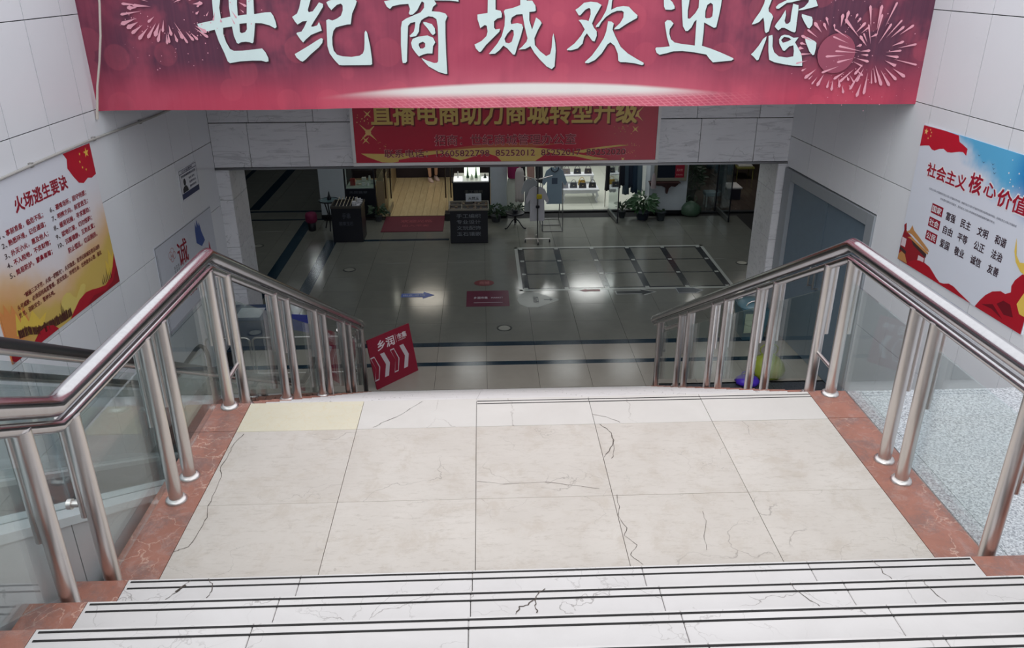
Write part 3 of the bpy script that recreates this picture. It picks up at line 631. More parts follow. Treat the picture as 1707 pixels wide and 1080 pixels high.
b = B((0,7.2,0)); burst(b, 3.385, 1.41, .08, .46, 38, rr, w=.016); dots(b, PB, 3.385, 1.41, .1, .5, 46, rr); mk('printed_firework', b, FIRE, ban, loc=(0,0,0), kind='stuff')
b = B((0,7.2,0)); burst(b, -2.60, 1.815, .10, .42, 22, rr, pi*.95, pi*1.85, w=.022); burst(b, -2.60, 1.815, .08, .4, 12, rr, 0, pi, w=.018); dots(b, PB, -2.6, 1.8, .15, .5, 60, rr, a0=pi); mk('printed_firework', b, FIRE, ban, loc=(0,0,0), kind='stuff')
b = B((0,7.2,0)); burst(b, -2.14, 1.93, .16, .28, 22, rr, w=.012); dots(b, PB, -2.14, 1.93, .1, .4, 30, rr); mk('printed_firework', b, FIRE, ban, loc=(0,0,0), kind='stuff')

mk('hanging_rod', B((-3.2,7.13,1.4)).tube([(-3.085,7.13,1.95),(-3.095,7.13,1.85),(-3.14,7.13,1.6),(-3.19,7.13,1.4),(-3.25,7.13,1.2),(-3.31,7.13,.925)], [.009]*5+[.012], 10), M((205,196,186), .5), label='thin pale plastic rod hanging down over the left end of the banner', cat='rod')
cp = [(LW(y, .775+.01*sin(y*2.1)) + Vector((.022,0,0))) for y in [3.6,4.4,5.0,5.6,6.2,6.8,7.2,7.6,8.1,8.6,9.1,9.5]]
cdt = mk('cable_conduit', B((-3.35,6,.78)).tube(cp, .011, 10), M((176,174,170), .5), label='thin grey cable conduit running along the left wall above the poster', cat='conduit')
for y in (4.6,5.35,6.05,7.0,7.9,8.7):
    c = LW(y,.775+.01*sin(y*2.1))+Vector((.012,0,0)); b = B((-3.35,6,.78)).box((c.x-.012,c.y-.015,c.z-.018),(c.x+.017,c.y+.015,c.z+.018),.003); mk('clip', b, M((150,148,146), .5), cdt, loc=(0,0,0))

# ================================================================ red promotion sign on the lintel
SO = (.28,9.5,.5)
sg = mk('promotion_sign', B(SO).box((-1.515,9.5,-.03),(2.075,9.598,.93)), M((184,30,58), .3), label='red and gold framed promotion sign with phone numbers mounted on the marble lintel', cat='sign')
for a, c in (((-1.535,9.488,-.05),(2.095,9.6,-.012)),((-1.535,9.488,.91),(2.095,9.6,.95)),((-1.535,9.488,-.012),(-1.50,9.6,.91)),((2.06,9.488,-.012),(2.095,9.6,.91))):
    mk('frame', B(SO).box(a, c, .004), M((222,220,220), .4), sg, loc=(0,0,0))
PS = Plane((0,9.5,0), (1,0,0), (0,0,1))
GOLD = M((214,184,102), .45); GOLD2 = M((206,140,90), .5); GOLDP = M((232,190,120), .5); DRED = M((112,22,34), .5); PINKL = M((236,160,166), .5); MROON = M((120,30,44), .5)
b = B(SO)
b.poly(PS, [[(-1.44,.10),(-1.36,.055),(-1.20,-.005),(-1.08,-.012),(-.93,.01),(-.80,.045),(-.55,.07),(-.40,.05),(-.25,.0),(-.18,-.010),(.62,-.010),(.70,.04),(.78,.09),(.84,.075),(.9,.05),(1.1,.04),(1.30,-.005),(1.5,.0),(1.1,.07),(.9,.12),(.6,.15),(.2,.16),(-.2,.16),(-.6,.13),(-.9,.10),(-1.1,.09)]], .002)
b.poly(PS, [[(1.05,.09),(1.25,.13),(1.45,.155),(1.62,.17),(1.74,.165),(1.6,.15),(1.4,.125),(1.2,.08)]], .002)
mk('gold_ribbon_print', b, GOLD, sg, loc=(0,0,0))
b = B(SO); b.poly(PS, [[(-.33,-.010),(-.18,.03),(-.04,.075),(.06,.085),(.16,.05),(.22,-.010)]], .003); b.poly(PS, [[(-1.0,.02),(-.8,.055),(-.5,.09),(-.35,.07),(-.42,.03),(-.55,.0),(-.8,-.010),(-1.0,-.010)]], .003)
mk('red_ribbon_print', b, M((190,34,60), .4), sg, loc=(0,0,0))
b = B(SO); b.poly(PS, [[(-.9,.105),(-.5,.14),(0,.19),(.4,.21),(.9,.19),(.6,.155),(0,.155),(-.5,.125)]], .0025); mk('orange_glow_print', b, M((184,92,62), .5), sg, loc=(0,0,0))
b = B(SO)
text(b, PS, '直播电商助力商城转型升级', -1.270, .412, 3.09, .275, .004, .03); mk('lettering', b, DRED, sg, loc=(0,0,0))
b = B(SO); text(b, PS, '直播电商助力商城转型升级', -1.285, .428, 3.09, .275, .006, .026); mk('lettering', b, GOLD, sg, loc=(0,0,0))
b = B(SO); text(b, PS, '招商：世纪商城管理办公室', -.566, .182, 1.665, .128, .004, .028); mk('lettering', b, PINKL, sg, loc=(0,0,0))
b = B(SO); text(b, PS, '招商：世纪商城管理办公室', -.563, .184, 1.66, .124, .006, .004); mk('lettering', b, MROON, sg, loc=(0,0,0))
b = B(SO); text(b, PS, '联系电话：13605822798  85252012  85252017  85252020', -1.165, .044, 2.865, .1, .004, .022); mk('lettering', b, PINKL, sg, loc=(0,0,0))
b = B(SO); text(b, PS, '联系电话：13605822798  85252012  85252017  85252020', -1.162, .046, 2.86, .096, .006, .002); mk('lettering', b, M((96,26,36), .5), sg, loc=(0,0,0))
b = B(SO)
def star4(b, P, x, z, r, w, off, a=pi/4):
    pts = []
    for i in range(8):
        q = a+i*pi/4; R_ = r if i % 2 == 0 else w; pts.append((x+cos(q)*R_, z+sin(q)*R_))
    b.poly(P, [pts], off)
for x, z, r, w in ((-1.335,.345,.14,.02),(-1.37,.255,.06,.012),(-1.33,.555,.06,.012),(1.80,.53,.12,.02),(1.80,.352,.05,.012),(1.67,-.0,.03,.01)): star4(b, PS, x, z, r, w, .004)
for x, z in ((-1.335,.345),(1.80,.53)): b.poly(PS, [[(x+.035*cos(i*pi/5),z+.035*sin(i*pi/5)) for i in range(10)]], .0045)
dots(b, PS, -1.37, .48, .0, .10, 14, rr, .008, off=.004); dots(b, PS, -1.17, .2, .0, .09, 9, rr, .008, off=.004); dots(b, PS, 1.66, .36, .0, .13, 18, rr, .007, off=.004); dots(b, PS, 1.78, .08, 0, .12, 16, rr, .006, off=.004)
mk('printed_sparkles', b, GOLDP, sg, loc=(0,0,0), kind='stuff')

# ================================================================ left poster (fire escape rules)
def m_poster_left():
    s = NT('poster_gradient'); v = s.coord(); sx = s.n('ShaderNodeSeparateXYZ'); s.l(v, sx.inputs[0]); x, z = sx.outputs[1], sx.outputs[2]
    f = s.math('ADD', z, s.math('MULTIPLY', s.noise(v, 2.5, 3), .25))
    edge = s.math('MULTIPLY', s.math('ABSOLUTE', s.math('SUBTRACT', x, .83)), .36)
    f = s.math('SUBTRACT', f, edge)
    col = s.mix(s.ramp(f, .34, .62), lin((226,186,138)), lin((232,222,222)))
    col = s.mix(s.ramp(f, .22, .36), lin((214,184,98)), col)
    col = s.mix(s.ramp(f, .45, .95), col, lin((226,229,238)))
    lf = s.math('MULTIPLY', s.math('SUBTRACT', 1.0, s.ramp(x, .0, .42)), s.math('SUBTRACT', 1.0, s.ramp(z, .22, .62)))
    col = s.mix(s.math('MULTIPLY', lf, .9), col, lin((220,128,78)))
    return s.fin(col, .3, spec=.45)
QL = PL.pt(0,0); PL0 = Plane((0,0,0), (0,1,0), (0,0,1))
pl = mk('wall_poster', B().box((0,0,0),(.008,1.665,1.255)), m_poster_left(), loc=QL+Vector((.001,0,0)), label='large fire escape rules poster with golden flames on the left wall', cat='poster')
pl.rotation_euler = (0,0,-math.atan(.05))
def LP(name, mat, fn, off=.0095):
    b = B(); fn(b, off); return mk(name, b, mat, pl, loc=(0,0,0))
RED = M((178,20,44), .4); DKRED = M((120,14,34), .45); CRIM = M((150,30,50), .5); INK = M((58,26,36), .5)
L = LP
L('lettering', CRIM, lambda b, o: text(b, PL0, '火场逃生要诀', .478, .985, .72, .112, o, .028))
rows = [(.302,.862,.478,'事前准备，临危不乱；',.224,'1、'),(.302,.789,.48,'熟悉环境，记住通道；',.224,'2、'),(.302,.712,.485,'扑灭小火，惠及他人；',.224,'3、'),(.302,.642,.485,'不入险地，不贪财物；',.222,'4、'),(.302,.566,.48,'简易防护，蒙鼻匍匐；',.222,'5、'),
 (.963,.864,.474,'避难场所，固守待援；',.88,'6、'),(.961,.792,.478,'明辨方向，前室逃生；',.878,'7、'),(.961,.719,.480,'缓晃轻抛，寻求援助；',.877,'8、'),(.960,.645,.481,'就地打滚，切勿惊跑；',.876,'9、'),(.985,.573,.474,'沉着镇静，互助友爱；',.875,'10、')]
def lt(b, o):
    for u, v, w, t, _, _n in rows: text(b, PL0, t, u, v, w, .047, o, .026)
    text(b, PL0, '防止慌乱，切忌拥挤。', .995, .496, .473, .047, o, .026)
L('lettering', CRIM, lt)
L('lettering', INK, lambda b, o: [text(b, PL0, t, u, v+.004, .075 if len(t) > 2 else .058, .04, o, .01) for _, v, _, _, u, t in rows])
L('lettering', M((118,40,40), .5), lambda b, o: [text(b, PL0, '“贼偷三次不穷，火烧一把精光”，火灾隐患，是世纪商城经营活动的', .32, .386, 1.14, .040, o, .02), text(b, PL0, '头号威胁，必须保持高度警惕，居安思危，珍惜生命，杜绝侥幸心理，强化', .21, .328, 1.26, .040, o, .02), text(b, PL0, '管理，消防安全，警钟长鸣。', .206, .269, .48, .040, o, .02)])
L('printed_flag', M((186,24,48), .4), lambda b, o: b.poly(PL0, [[(1.23,1.252),(1.27,1.20),(1.25,1.13),(1.31,1.05),(1.37,.985),(1.44,.965),(1.52,.99),(1.58,.975),(1.66,.99),(1.66,1.252)]], o))
def star5(b, P, x, z, r, o, a=pi/2): b.poly(P, [[(x+cos(a+i*pi/5)*(r if i % 2 == 0 else r*.4), z+sin(a+i*pi/5)*(r if i % 2 == 0 else r*.4)) for i in range(10)]], o)
L('flag_stars', M((238,196,84), .4), lambda b, o: [star5(b, PL0, 1.575, 1.19, .045, o+.0015)]+[star5(b, PL0, x, z, .014, o+.0015) for x, z in ((1.47,1.2),(1.45,1.14),(1.47,1.09),(1.52,1.06))])
L('printed_flame', M((222,146,84), .5), lambda b, o: b.poly(PL0, [[(.005,.1),(.005,.42),(.05,.36),(.07,.44),(.12,.33),(.15,.40),(.20,.28),(.27,.34),(.30,.22),(.24,.14),(.12,.08)]], o))
L('printed_flame', M((228,196,84), .5), lambda b, o: [b.poly(PL0, [[(.12,.17),(.17,.33),(.20,.24),(.24,.33),(.29,.21),(.36,.27),(.42,.17),(.52,.19),(.46,.12),(.28,.10)]], o+.0005), b.poly(PL0, [[(1.48,.12),(1.50,.26),(1.54,.2),(1.58,.34),(1.62,.25),(1.66,.3),(1.66,.2),(1.6,.1)]], o+.0005)])
L('printed_flame', M((206,222,140), .5), lambda b, o: b.poly(PL0, [[(.01,.02),(.02,.14),(.07,.10),(.1,.13),(.14,.05),(.2,.04),(.1,.0)]], o+.001))
L('printed_hand', M((222,200,112), .5), lambda b, o: [b.poly(PL0, [[(.70,.09),(.723,.16),(.77,.21),(.83,.222),(.88,.205),(.91,.16),(.95,.13),(1.0,.17),(1.05,.205),(1.10,.20),(1.12,.175),(1.08,.13),(1.0,.08),(.90,.05),(.8,.05)]], o+.001)])
def crowd(b, o):
    pts_ = [(.13,.185),(.26,.16),(.39,.102),(.54,.085),(.72,.07),(.84,.07)]; rg_ = random.Random(9); u = .14
    while u < .83:
        k_ = next(i for i in range(5) if pts_[i+1][0] >= u); (a,c),(d,e) = pts_[k_], pts_[k_+1]; z = c+(e-c)*(u-a)/(d-a); w = rg_.uniform(.007,.014); h = rg_.uniform(.018,.036)
        b.poly(PL0, [[(u,z-.045),(u+w,z-.045),(u+w*1.1,z+h*.55),(u+w*.8,z+h),(u+w*.3,z+h),(u-w*.1,z+h*.5)]], o+.002+.0001*(int(u*1000)%7)); u += w*rg_.uniform(.9,1.6)
    for x, h in ((.70,.06),(.715,.10),(.73,.05),(1.38,.04),(1.41,.07),(1.44,.05),(1.47,.10),(1.50,.06),(1.53,.08)): b.poly(PL0, [[(x,.08),(x+.012,.08),(x+.007,.1+h)]], o+.003)
L('printed_skyline', M((84,44,34), .5), crowd)
L('printed_red_wave', M((178,24,44), .4), lambda b, o: [b.poly(PL0, [[(.25,.002),(.30,.05),(.38,.085),(.48,.09),(.56,.06),(.62,.004)]], o+.0025), b.poly(PL0, [[(.80,.004),(.88,.05),(.98,.10),(1.10,.12),(1.2,.105),(1.30,.08),(1.42,.06),(1.52,.09),(1.60,.17),(1.66,.27),(1.66,.004)]], o+.0025)])
L('printed_red_wave', M((148,16,36), .4), lambda b, o: [b.poly(PL0, [[(.005,.002),(.005,.06),(.1,.09),(.2,.06),(.29,.004)]], o+.0015), b.poly(PL0, [[(1.05,.004),(1.2,.05),(1.4,.02),(1.55,.05),(1.66,.15),(1.66,.004)]], o+.0035)])

# ================================================================ right poster
def m_poster_right():
    s = NT('poster_sky_print'); v = s.coord(); sx = s.n('ShaderNodeSeparateXYZ'); s.l(v, sx.inputs[0]); x, z = s.math('MULTIPLY', sx.outputs[1], -1.0), sx.outputs[2]
    f = s.math('SUBTRACT', s.math('MULTIPLY', s.math('SUBTRACT', z, .80), 2.2), s.math('MULTIPLY', s.math('ABSOLUTE', s.math('SUBTRACT', x, 1.15)), .95))
    f = s.math('ADD', f, s.math('MULTIPLY', s.math('SUBTRACT', s.noise(v, 3.2, 4), .5), .9))
    col = s.mix(s.ramp(f, .0, .55), lin((222,227,238)), lin((96,180,224)))
    d = s.math('SQRT', s.math('ADD', s.math('POWER', s.math('SUBTRACT', x, 1.55), 2.0), s.math('POWER', s.math('SUBTRACT', z, 1.12), 2.0)))
    col = s.mix(s.math('SUBTRACT', 1.0, s.ramp(d, .14, .42)), col, lin((30,128,196)))
    return s.fin(col, .3, spec=.45)
QR = PR.pt(0,0); PR0 = Plane((0,0,0), (0,-1,0), (0,0,1))
pr = mk('wall_poster', B().box((-.008,-1.72,0),(0,0,1.245)), m_poster_right(), loc=QR-Vector((.001,0,0)), label='large white and blue core values poster with a red flag on the right wall', cat='poster')
pr.rotation_euler = (0,0,math.atan(.065))
def RP(name, mat, fn, off=.0095):
    b = B(); fn(b, off); return mk(name, b, mat, pr, loc=(0,0,0))
WH = M((234,234,238), .5)
def title(b, o, bold, d=0.0):
    text(b, PR0, '社会主义', .18-d, .835-d, .545+2*d, .115+2*d, o, bold); text(b, PR0, '核', .765-d, .845-d, .15+2*d, .155+2*d, o, bold); text(b, PR0, '心', .95-d, .865-d, .145+2*d, .105+2*d, o, bold); text(b, PR0, '价值观', 1.12-d, .83-d, .50+2*d, .13+2*d, o, bold)
RP('lettering', WH, lambda b, o: title(b, o, .06, .007)); RP('lettering', M((164,22,48), .4), lambda b, o: title(b, o+.0015, .026))
RP('lettering', M((96,98,112), .5), lambda b, o: [text(b, PR0, '社会主义核心价值观是社会主义核心价值体系的内核，体现社会主义核心价值体系的根本性质和基本特征，反映社会主义核心价值体系', .262, .728, 1.13, .02, o, 0, 1), text(b, PR0, '的丰富内涵和实践要求，是社会主义核心价值体系的高度凝练和集中表达。', .443, .685, .72, .02, o, 0, 1)])
RP('lettering_box', M((150,22,46), .4), lambda b, o: [b.poly(PR0, rect(.352,z,.512,z+.083), o) for z in (.549,.43,.308)])
RP('lettering', WH, lambda b, o: [text(b, PR0, t, .366, z+.014, .132, .056, o+.0015, .02) for z, t in ((.549,'国家'),(.43,'社会'),(.308,'公民'))])
W3 = [('富强','民主','文明','和谐'),('自由','平等','公正','法治'),('爱国','敬业','诚信','友善')]
RP('lettering', M((52,24,40), .5), lambda b, o: [text(b, PR0, W3[r][c], (.568,.772,.989,1.205)[c], (.548,.43,.31)[r], .127, .070, o, .022) for r in range(3) for c in range(4)])
RP('printed_flag', M((196,26,50), .4), lambda b, o: b.poly(PR0, [[(.002,1.235),(.002,1.055),(.07,1.072),(.134,1.084),(.18,1.06),(.223,1.058),(.28,1.085),(.34,1.098),(.40,1.082),(.454,1.09),(.552,1.118),(.60,1.125),(.647,1.105),(.645,1.16),(.58,1.18),(.527,1.193),(.50,1.24),(.3,1.243)]], o))
RP('flag_stars', M((240,196,120), .4), lambda b, o: [star5(b, PR0, .055, 1.19, .032, o+.0015)]+[star5(b, PR0, x, z, .011, o+.0015) for x, z in ((.11,1.215),(.13,1.195),(.13,1.165),(.10,1.14))])
RP('printed_dots', WH, lambda b, o: [dots(b, PR0, 1.5, 1.1, .05, .34, 50, rr, .009, off=o)]+[b.poly(PR0, [[(1.60+.12*cos(i*pi/12),1.08+.12*sin(i*pi/12)) for i in range(24)],[(1.60+.112*cos(i*pi/12),1.08+.112*sin(i*pi/12)) for i in range(24)][::-1]], o)])
RP('printed_birds', M((60,70,110), .5), lambda b, o: [b.poly(PR0, [[(x-.02,z+.012),(x,z),(x+.02,z+.014),(x,z-.006)]], o) for x, z in ((.80,1.14),(.87,1.10),(1.0,1.08),(1.02,1.05),(.98,1.11))])
# gate tower print
RP('printed_gate_tower', M((150,28,40), .5), lambda b, o: [b.poly(PR0, [[(.012,.002),(.012,.2),(.03,.31),(.09,.28),(.40,.2),(.42,.06),(.3,.03),(.2,.0)]], o), b.poly(PR0, [[(.01,.33),(.04,.36),(.06,.30),(.03,.28)]], o)])
RP('printed_tower_roof', M((196,140,84), .5), lambda b, o: [b.poly(PR0, [[(.06,.28),(.11,.31),(.135,.365),(.17,.33),(.43,.235),(.45,.215),(.40,.215),(.15,.285)]], o+.001), b.poly(PR0, [[(.10,.24),(.15,.262),(.44,.205),(.44,.19),(.40,.19),(.15,.24)]], o+.001), b.poly(PR0, [[(.012,.05),(.05,.09),(.11,.08),(.17,.01),(.012,.004)]], o+.001)])
RP('printed_tower_wall', M((70,48,48), .5), lambda b, o: [b.poly(PR0, [[(.17,.235),(.42,.185),(.42,.15),(.2,.2)]], o+.001), b.poly(PR0, [[(.012,.10),(.012,.13),(.12,.11),(.12,.08)]], o+.001)])
RP('printed_white_panels', M((220,200,206), .5), lambda b, o: [b.poly(PR0, rect(.02,.14,.09,.22), o+.001), b.poly(PR0, rect(.31,.08,.40,.14), o+.001)])
RP('printed_red_ribbon', M((178,24,42), .4), lambda b, o: [b.poly(PR0, [[(.17,.002),(.214,.05),(.28,.085),(.347,.10),(.43,.105),(.502,.096),(.56,.07),(.62,.04),(.68,.02),(.738,.03),(.80,.055),(.87,.055),(.95,.035),(1.03,.02),(1.12,.004)]], o+.002),
  b.poly(PR0, [[(1.17,.002),(1.21,.07),(1.257,.135),(1.32,.19),(1.406,.227),(1.46,.225),(1.512,.259),(1.50,.306),(1.52,.36),(1.574,.426),(1.66,.45),(1.715,.50),(1.715,.002)]], o+.002)])
RP('printed_ribbon_fold', M((112,14,30), .45), lambda b, o: [b.poly(PR0, [[(1.40,.12),(1.46,.17),(1.54,.17),(1.60,.09),(1.50,.07)]], o+.003), b.poly(PR0, [[(1.24,.05),(1.36,.10),(1.50,.03),(1.36,.06)]], o+.003)])
RP('printed_gold_ribbon', M((232,200,92), .45), lambda b, o: [b.poly(PR0, [[(1.425,.66),(1.45,.60),(1.47,.54),(1.52,.50),(1.6,.52),(1.715,.60),(1.715,.40),(1.64,.42),(1.55,.44),(1.48,.49),(1.44,.56)]], o+.003), b.poly(PR0, [[(1.60,.20),(1.64,.30),(1.70,.36),(1.715,.36),(1.715,.14),(1.65,.14)]], o+.003)])

# ================================================================ notice card and integrity poster on the left wall
def wall_sheet(name, y, z, w, h, mat, label, cat='notice', th=.004):
    o = mk(name, B().box((0,0,0),(th,w,h)), mat, loc=LW(y,z)+Vector((.001,0,0)), label=label, cat=cat); o.rotation_euler = (0,0,-math.atan(.05)); return o
nt = wall_sheet('wall_notice', 8.555, -.205, .505, .345, M((222,224,230), .4), 'small white notice with a dark blue portrait, high on the left wall near the lintel')
NAVY = M((44,52,92), .5)
def NP(par, name, mat, fn, off=.0055):
    b = B(); fn(b, off); return mk(name, b, mat, par, loc=(0,0,0))
NP(nt, 'printed_border', NAVY, lambda b, o: [b.poly(PL0, rect(.02,.02,.485,.08), o), b.poly(PL0, rect(.02,.285,.485,.292), o), b.poly(PL0, rect(.012,.012,.017,.33), o), b.poly(PL0, rect(.488,.012,.493,.33), o), b.poly(PL0, rect(.012,.325,.493,.33), o)])
NP(nt, 'printed_portrait', M((30,32,44), .5), lambda b, o: [b.poly(PL0, [[(.05,.085),(.06,.13),(.10,.15),(.16,.15),(.19,.12),(.20,.085)]], o), b.poly(PL0, [[(.125+.032*cos(i*pi/6),.19+.04*sin(i*pi/6)) for i in range(12)]], o)])
NP(nt, 'lettering', NAVY, lambda b, o: [text(b, PL0, '公示监督牌', .08, .297, .3, .022, o, .01), text(b, PL0, '世纪商城管理办公室', .05, .245, .40, .026, o, .01), text(b, PL0, '姓名 职务', .25, .195, .16, .024, o, .01), text(b, PL0, '监督电话', .25, .15, .18, .024, o, .01), text(b, PL0, '服务热线', .25, .105, .18, .024, o, .01)])
ip = wall_sheet('integrity_poster', 7.70, -1.42, 1.56, .98, M((206,210,220), .35), 'pale poster with red brush lettering behind the left handrail, next to the pillar', 'poster')
NP(ip, 'printed_frame', M((90,92,100), .5), lambda b, o: [b.poly(PL0, rect(.01,.01,.016,.97), o), b.poly(PL0, rect(.01,.964,1.55,.97), o), b.poly(PL0, rect(.01,.01,1.55,.016), o), b.poly(PL0, rect(.035,.03,.038,.9), o)])
NP(ip, 'lettering', M((150,18,44), .5), lambda b, o: [text(b, PL0, '诚', .50, .60, .26, .26, o, .01, 3), text(b, PL0, '信', .60, .22, .24, .24, o, .01, 3)])
NP(ip, 'printed_seal', M((186,24,52), .45), lambda b, o: [b.poly(PL0, [[(.93+.045*cos(a),(.30 if sin(a) > 0 else .15)+.045*sin(a)) for a in [i*pi/8 for i in range(16)]]], o)])
NP(ip, 'printed_cloud', M((190,130,130), .5), lambda b, o: [b.poly(PL0, [[(x+r*cos(i*pi/8),z+r*sin(i*pi/8)) for i in range(16)],[(x+(r-.006)*cos(i*pi/8),z+(r-.006)*sin(i*pi/8)) for i in range(16)][::-1]], o) for x, z, r in ((.33,.79,.045),(.38,.81,.05),(.36,.75,.04),(.42,.77,.04))])
NP(ip, 'printed_mountain', M((60,84,150), .5), lambda b, o: [b.poly(PL0, [[(1.02,.70),(1.03,.84),(1.06,.93),(1.08,.86),(1.11,.95),(1.14,.86),(1.17,.90),(1.20,.78),(1.26,.66),(1.15,.62)]], o)])
NP(ip, 'printed_red_peak', M((170,24,60), .5), lambda b, o: [b.poly(PL0, [[(1.30,.36),(1.33,.50),(1.36,.62),(1.39,.48),(1.41,.34)]], o)])
NP(ip, 'lettering', M((60,58,70), .5), lambda b, o: [text(b, PL0, t, .36+.05*i, .62-.043*j, .03, .034, o, .0, 1) for i, col in enumerate(('诚实守信以人为本','立信于心尽责至善','信誉为先质量至上')) for j, t in enumerate(col)])
# ================================================================ lobby shell
F = -2.24
DARKW = M((92,98,104), .6); SHELL = M((120,124,126), .6)
fl = mk('floor', B((0,12,F)).box((-9,7.94,F-.2),(8,22,F-.021)).box((-3.6,3.6,F-.2),(4.3,7.94,F-.021)), MAT['joint'], kind='structure'); FO = (0,12,F)
tmesh = {}
def ltile(x0, x1, y0, y1, mat='lobby', nm='tile'):
    k = (round(x1-x0,3), round(y1-y0,3), mat)
    if k not in tmesh:
        b = B(); b.box((.0014,.0014,-.02),(x1-x0-.0014,y1-y0-.0014,0),.0008); tmesh[k] = meshdata(nm, b, MAT[mat])
    inst(nm, tmesh[k], fl, (x0, y0-12, 0))
XS = [.6*k for k in range(-10, 9)]
rows_ = [(7.96,8.54),(8.64,9.07)] + [(9.19+.6*k, 9.79+.6*k) for k in range(9)]
for a in XS[:-1]:
    for y0, y1 in rows_:
        if y0 < 9 and (a < -3.5 or a > 3.7): continue
        if .55 < a < 3.55 and 10.9 < y0 < 12.5: continue
        ltile(a, a+.6, y0, y1, 'skylit_tile' if y0 < 9.1 else 'lobby')  # front rows coloured paler for the skylight that falls on them
for a in XS[:5]:
    for k in range(9): ltile(a, a+.6, 14.59+.6*k, 15.19+.6*k)
for y0, y1 in ((8.54,8.64),(9.07,9.19)):
    for a in XS[4:-2]: ltile(a, a+.6, y0, y1, 'band', 'dark_band')
def band(x0, x1, y0, y1, mat='band', z=.0006, nm='dark_band'):
    b = B(FO); b.box((x0,y0,F-.004),(x1,y1,F+z)); return mk(nm, b, MAT[mat], fl, loc=(0,0,0))
band(-3.37,-3.19,9.2,14.6); band(-2.74,-2.56,9.75,13.43); band(-2.56,-.62,13.33,13.43); band(-6,-3.0,15.21,15.31); band(-6,-3.0,14.66,14.74)
band(-4.6,-4.4,15.4,19.5); band(-5.4,-5.3,15.4,19.5)
# inlaid marble grid
MAT['inlay'] = m_lobby((44,48,52),(60,64,68)); MAT['pale'] = m_lobby((168,172,168),(186,190,186))
for i in range(5):
    for j in range(3): ltile(.6+.6*i, 1.2+.6*i, 10.99+.6*j, 11.59+.6*j)
for i in range(6): band(.6+.6*i-.05,.6+.6*i+.05,10.99,12.79,'inlay',.0006,'inlay_strip')
for j in range(4): band(.6,3.6,10.99+.6*j-.018,10.99+.6*j+.018,'inlay',.0009,'inlay_strip')
for a in ((.50,.55,10.90,12.88),(3.65,3.70,10.90,12.88),(.50,3.70,10.90,10.96),(.50,3.70,12.82,12.88)): band(*a,'pale',.0008,'inlay_border')
for i in range(6):
    for j in range(4): band(.6+.6*i-.03,.6+.6*i+.03,10.99+.6*j-.03,10.99+.6*j+.03,'pale',.0012,'inlay_square')
# dark granite in the well right of the stairs
for i in range(3):
    for j in range(7):
        b = B((0,0,0)); x0 = 1.95+.64*i; y0 = 3.8+.6*j; b = B(FO); b.box((x0+.0015,y0+.0015,F-.02),(x0+.6385,y0+.5985,F+.0),.001); mk('granite_tile', b, MAT['dgranite'], fl, loc=(0,0,0))
# shell
mk('ceiling', B((0,16,.4)).box((-9,10.25,.35),(8,22,.5)), SHELL, kind='structure')
mk('wall_back', B((0,22,-1)).box((-9.1,22,F),(8.1,22.1,.5)), DARKW, kind='structure')
mk('wall_lobby_left', B((-9,16,-1)).box((-9.1,10.1,F),(-9,22,.5)), DARKW, kind='structure')
mk('wall_lobby_right', B((8,16,-1)).box((8,10.1,F),(8.1,22,.5)), DARKW, kind='structure')
mk('wall_lobby_front_left', B((-6,10.2,-1)).box((-9,10.15,F),(-3.23,10.25,.5)), SHELL, kind='structure')
mk('wall_lobby_front_right', B((6,10.2,-1)).box((3.75,10.15,F),(8,10.25,.5)), SHELL, kind='structure')
COLW = M((188,196,204), .5); 
for x0, x1 in ((-3.05,-2.6),(.13,.44),(3.12,3.84)):
    r_ = mk('shop_column', B((x0,14.72,F)).box((x0,14.72,F+.08),(x1,15.1,.35),.004), COLW, kind='structure')
    mk('column_base', B((x0,14.72,F)).box((x0-.006,14.712,F),(x1+.006,15.1,F+.08),.003), MAT['black'], r_, loc=(0,0,0))
mk('wall_corridor', B((-3,17,-1)).box((-3.05,15.1,F),(-2.95,22,.35)), M((60,66,74),.5), kind='structure')
mk('wall_shop_a', B((0,17.9,-1)).box((-2.95,17.86,F),(.3,18,.35)), M((34,24,36), .5), kind='structure')
mk('wall_shop_divider', B((.3,16.5,-1)).box((.25,15.1,F),(.33,19.4,.35)), M((170,172,172), .5), kind='structure')
mk('wall_shop_b', B((1.8,19.4,-1)).box((.3,19.4,F),(3.4,19.5,.35)), M((206,208,206), .5), kind='structure')
mk('wall_shop_divider_right', B((3.4,17,-1)).box((3.36,15.1,F),(3.44,19.4,.35)), M((150,154,156), .5), kind='structure')
# shop A floor: cream planks
fa = mk('floor_shop_a', B((0,16,F)).box((-2.95,14.83,F-.02),(.25,17.86,F+.002)), M((84,68,52),.6), kind='structure')
def m_plank(a, c, nm):
    s = NT(nm); v = s.coord(rand=True, scale=(6,.8,1)); base = s.mix(s.noise(v, 4, 6, .7, .5), lin(a), lin(c)); base = s.mix(s.math('MULTIPLY', s.rnd(), .3), base, lin(a)); return s.fin(base, .2)
PLK = m_plank((178,156,118),(222,206,168),'cream_plank'); WDK = m_plank((58,50,48),(116,104,96),'dark_plank')
for i in range(22):
    x = -2.9+.143*i; b = B((x,14.84,F)); b.box((x+.002,14.84,F),(x+.141,17.85,F+.008),.001); mk('plank', b, PLK, fa, loc=Vector((x,14.84,F))-Vector((0,16,F)))
fb = mk('floor_shop_b', B((1.8,17,F)).box((.33,15.06,F-.02),(3.36,19.4,F+.002)), MAT['joint'], kind='structure')
MAT['shoptile'] = m_lobby((206,208,194),(224,226,214), .2)
for i in range(5):
    for j in range(7):
        b = B((1.8,17,F)); x0 = .34+.6*i; y0 = 15.1+.6*j; b.box((x0+.001,y0+.001,F),(x0+.599,y0+.599,F+.007),.001); mk('tile', b, MAT['shoptile'], fb, loc=(0,0,0))
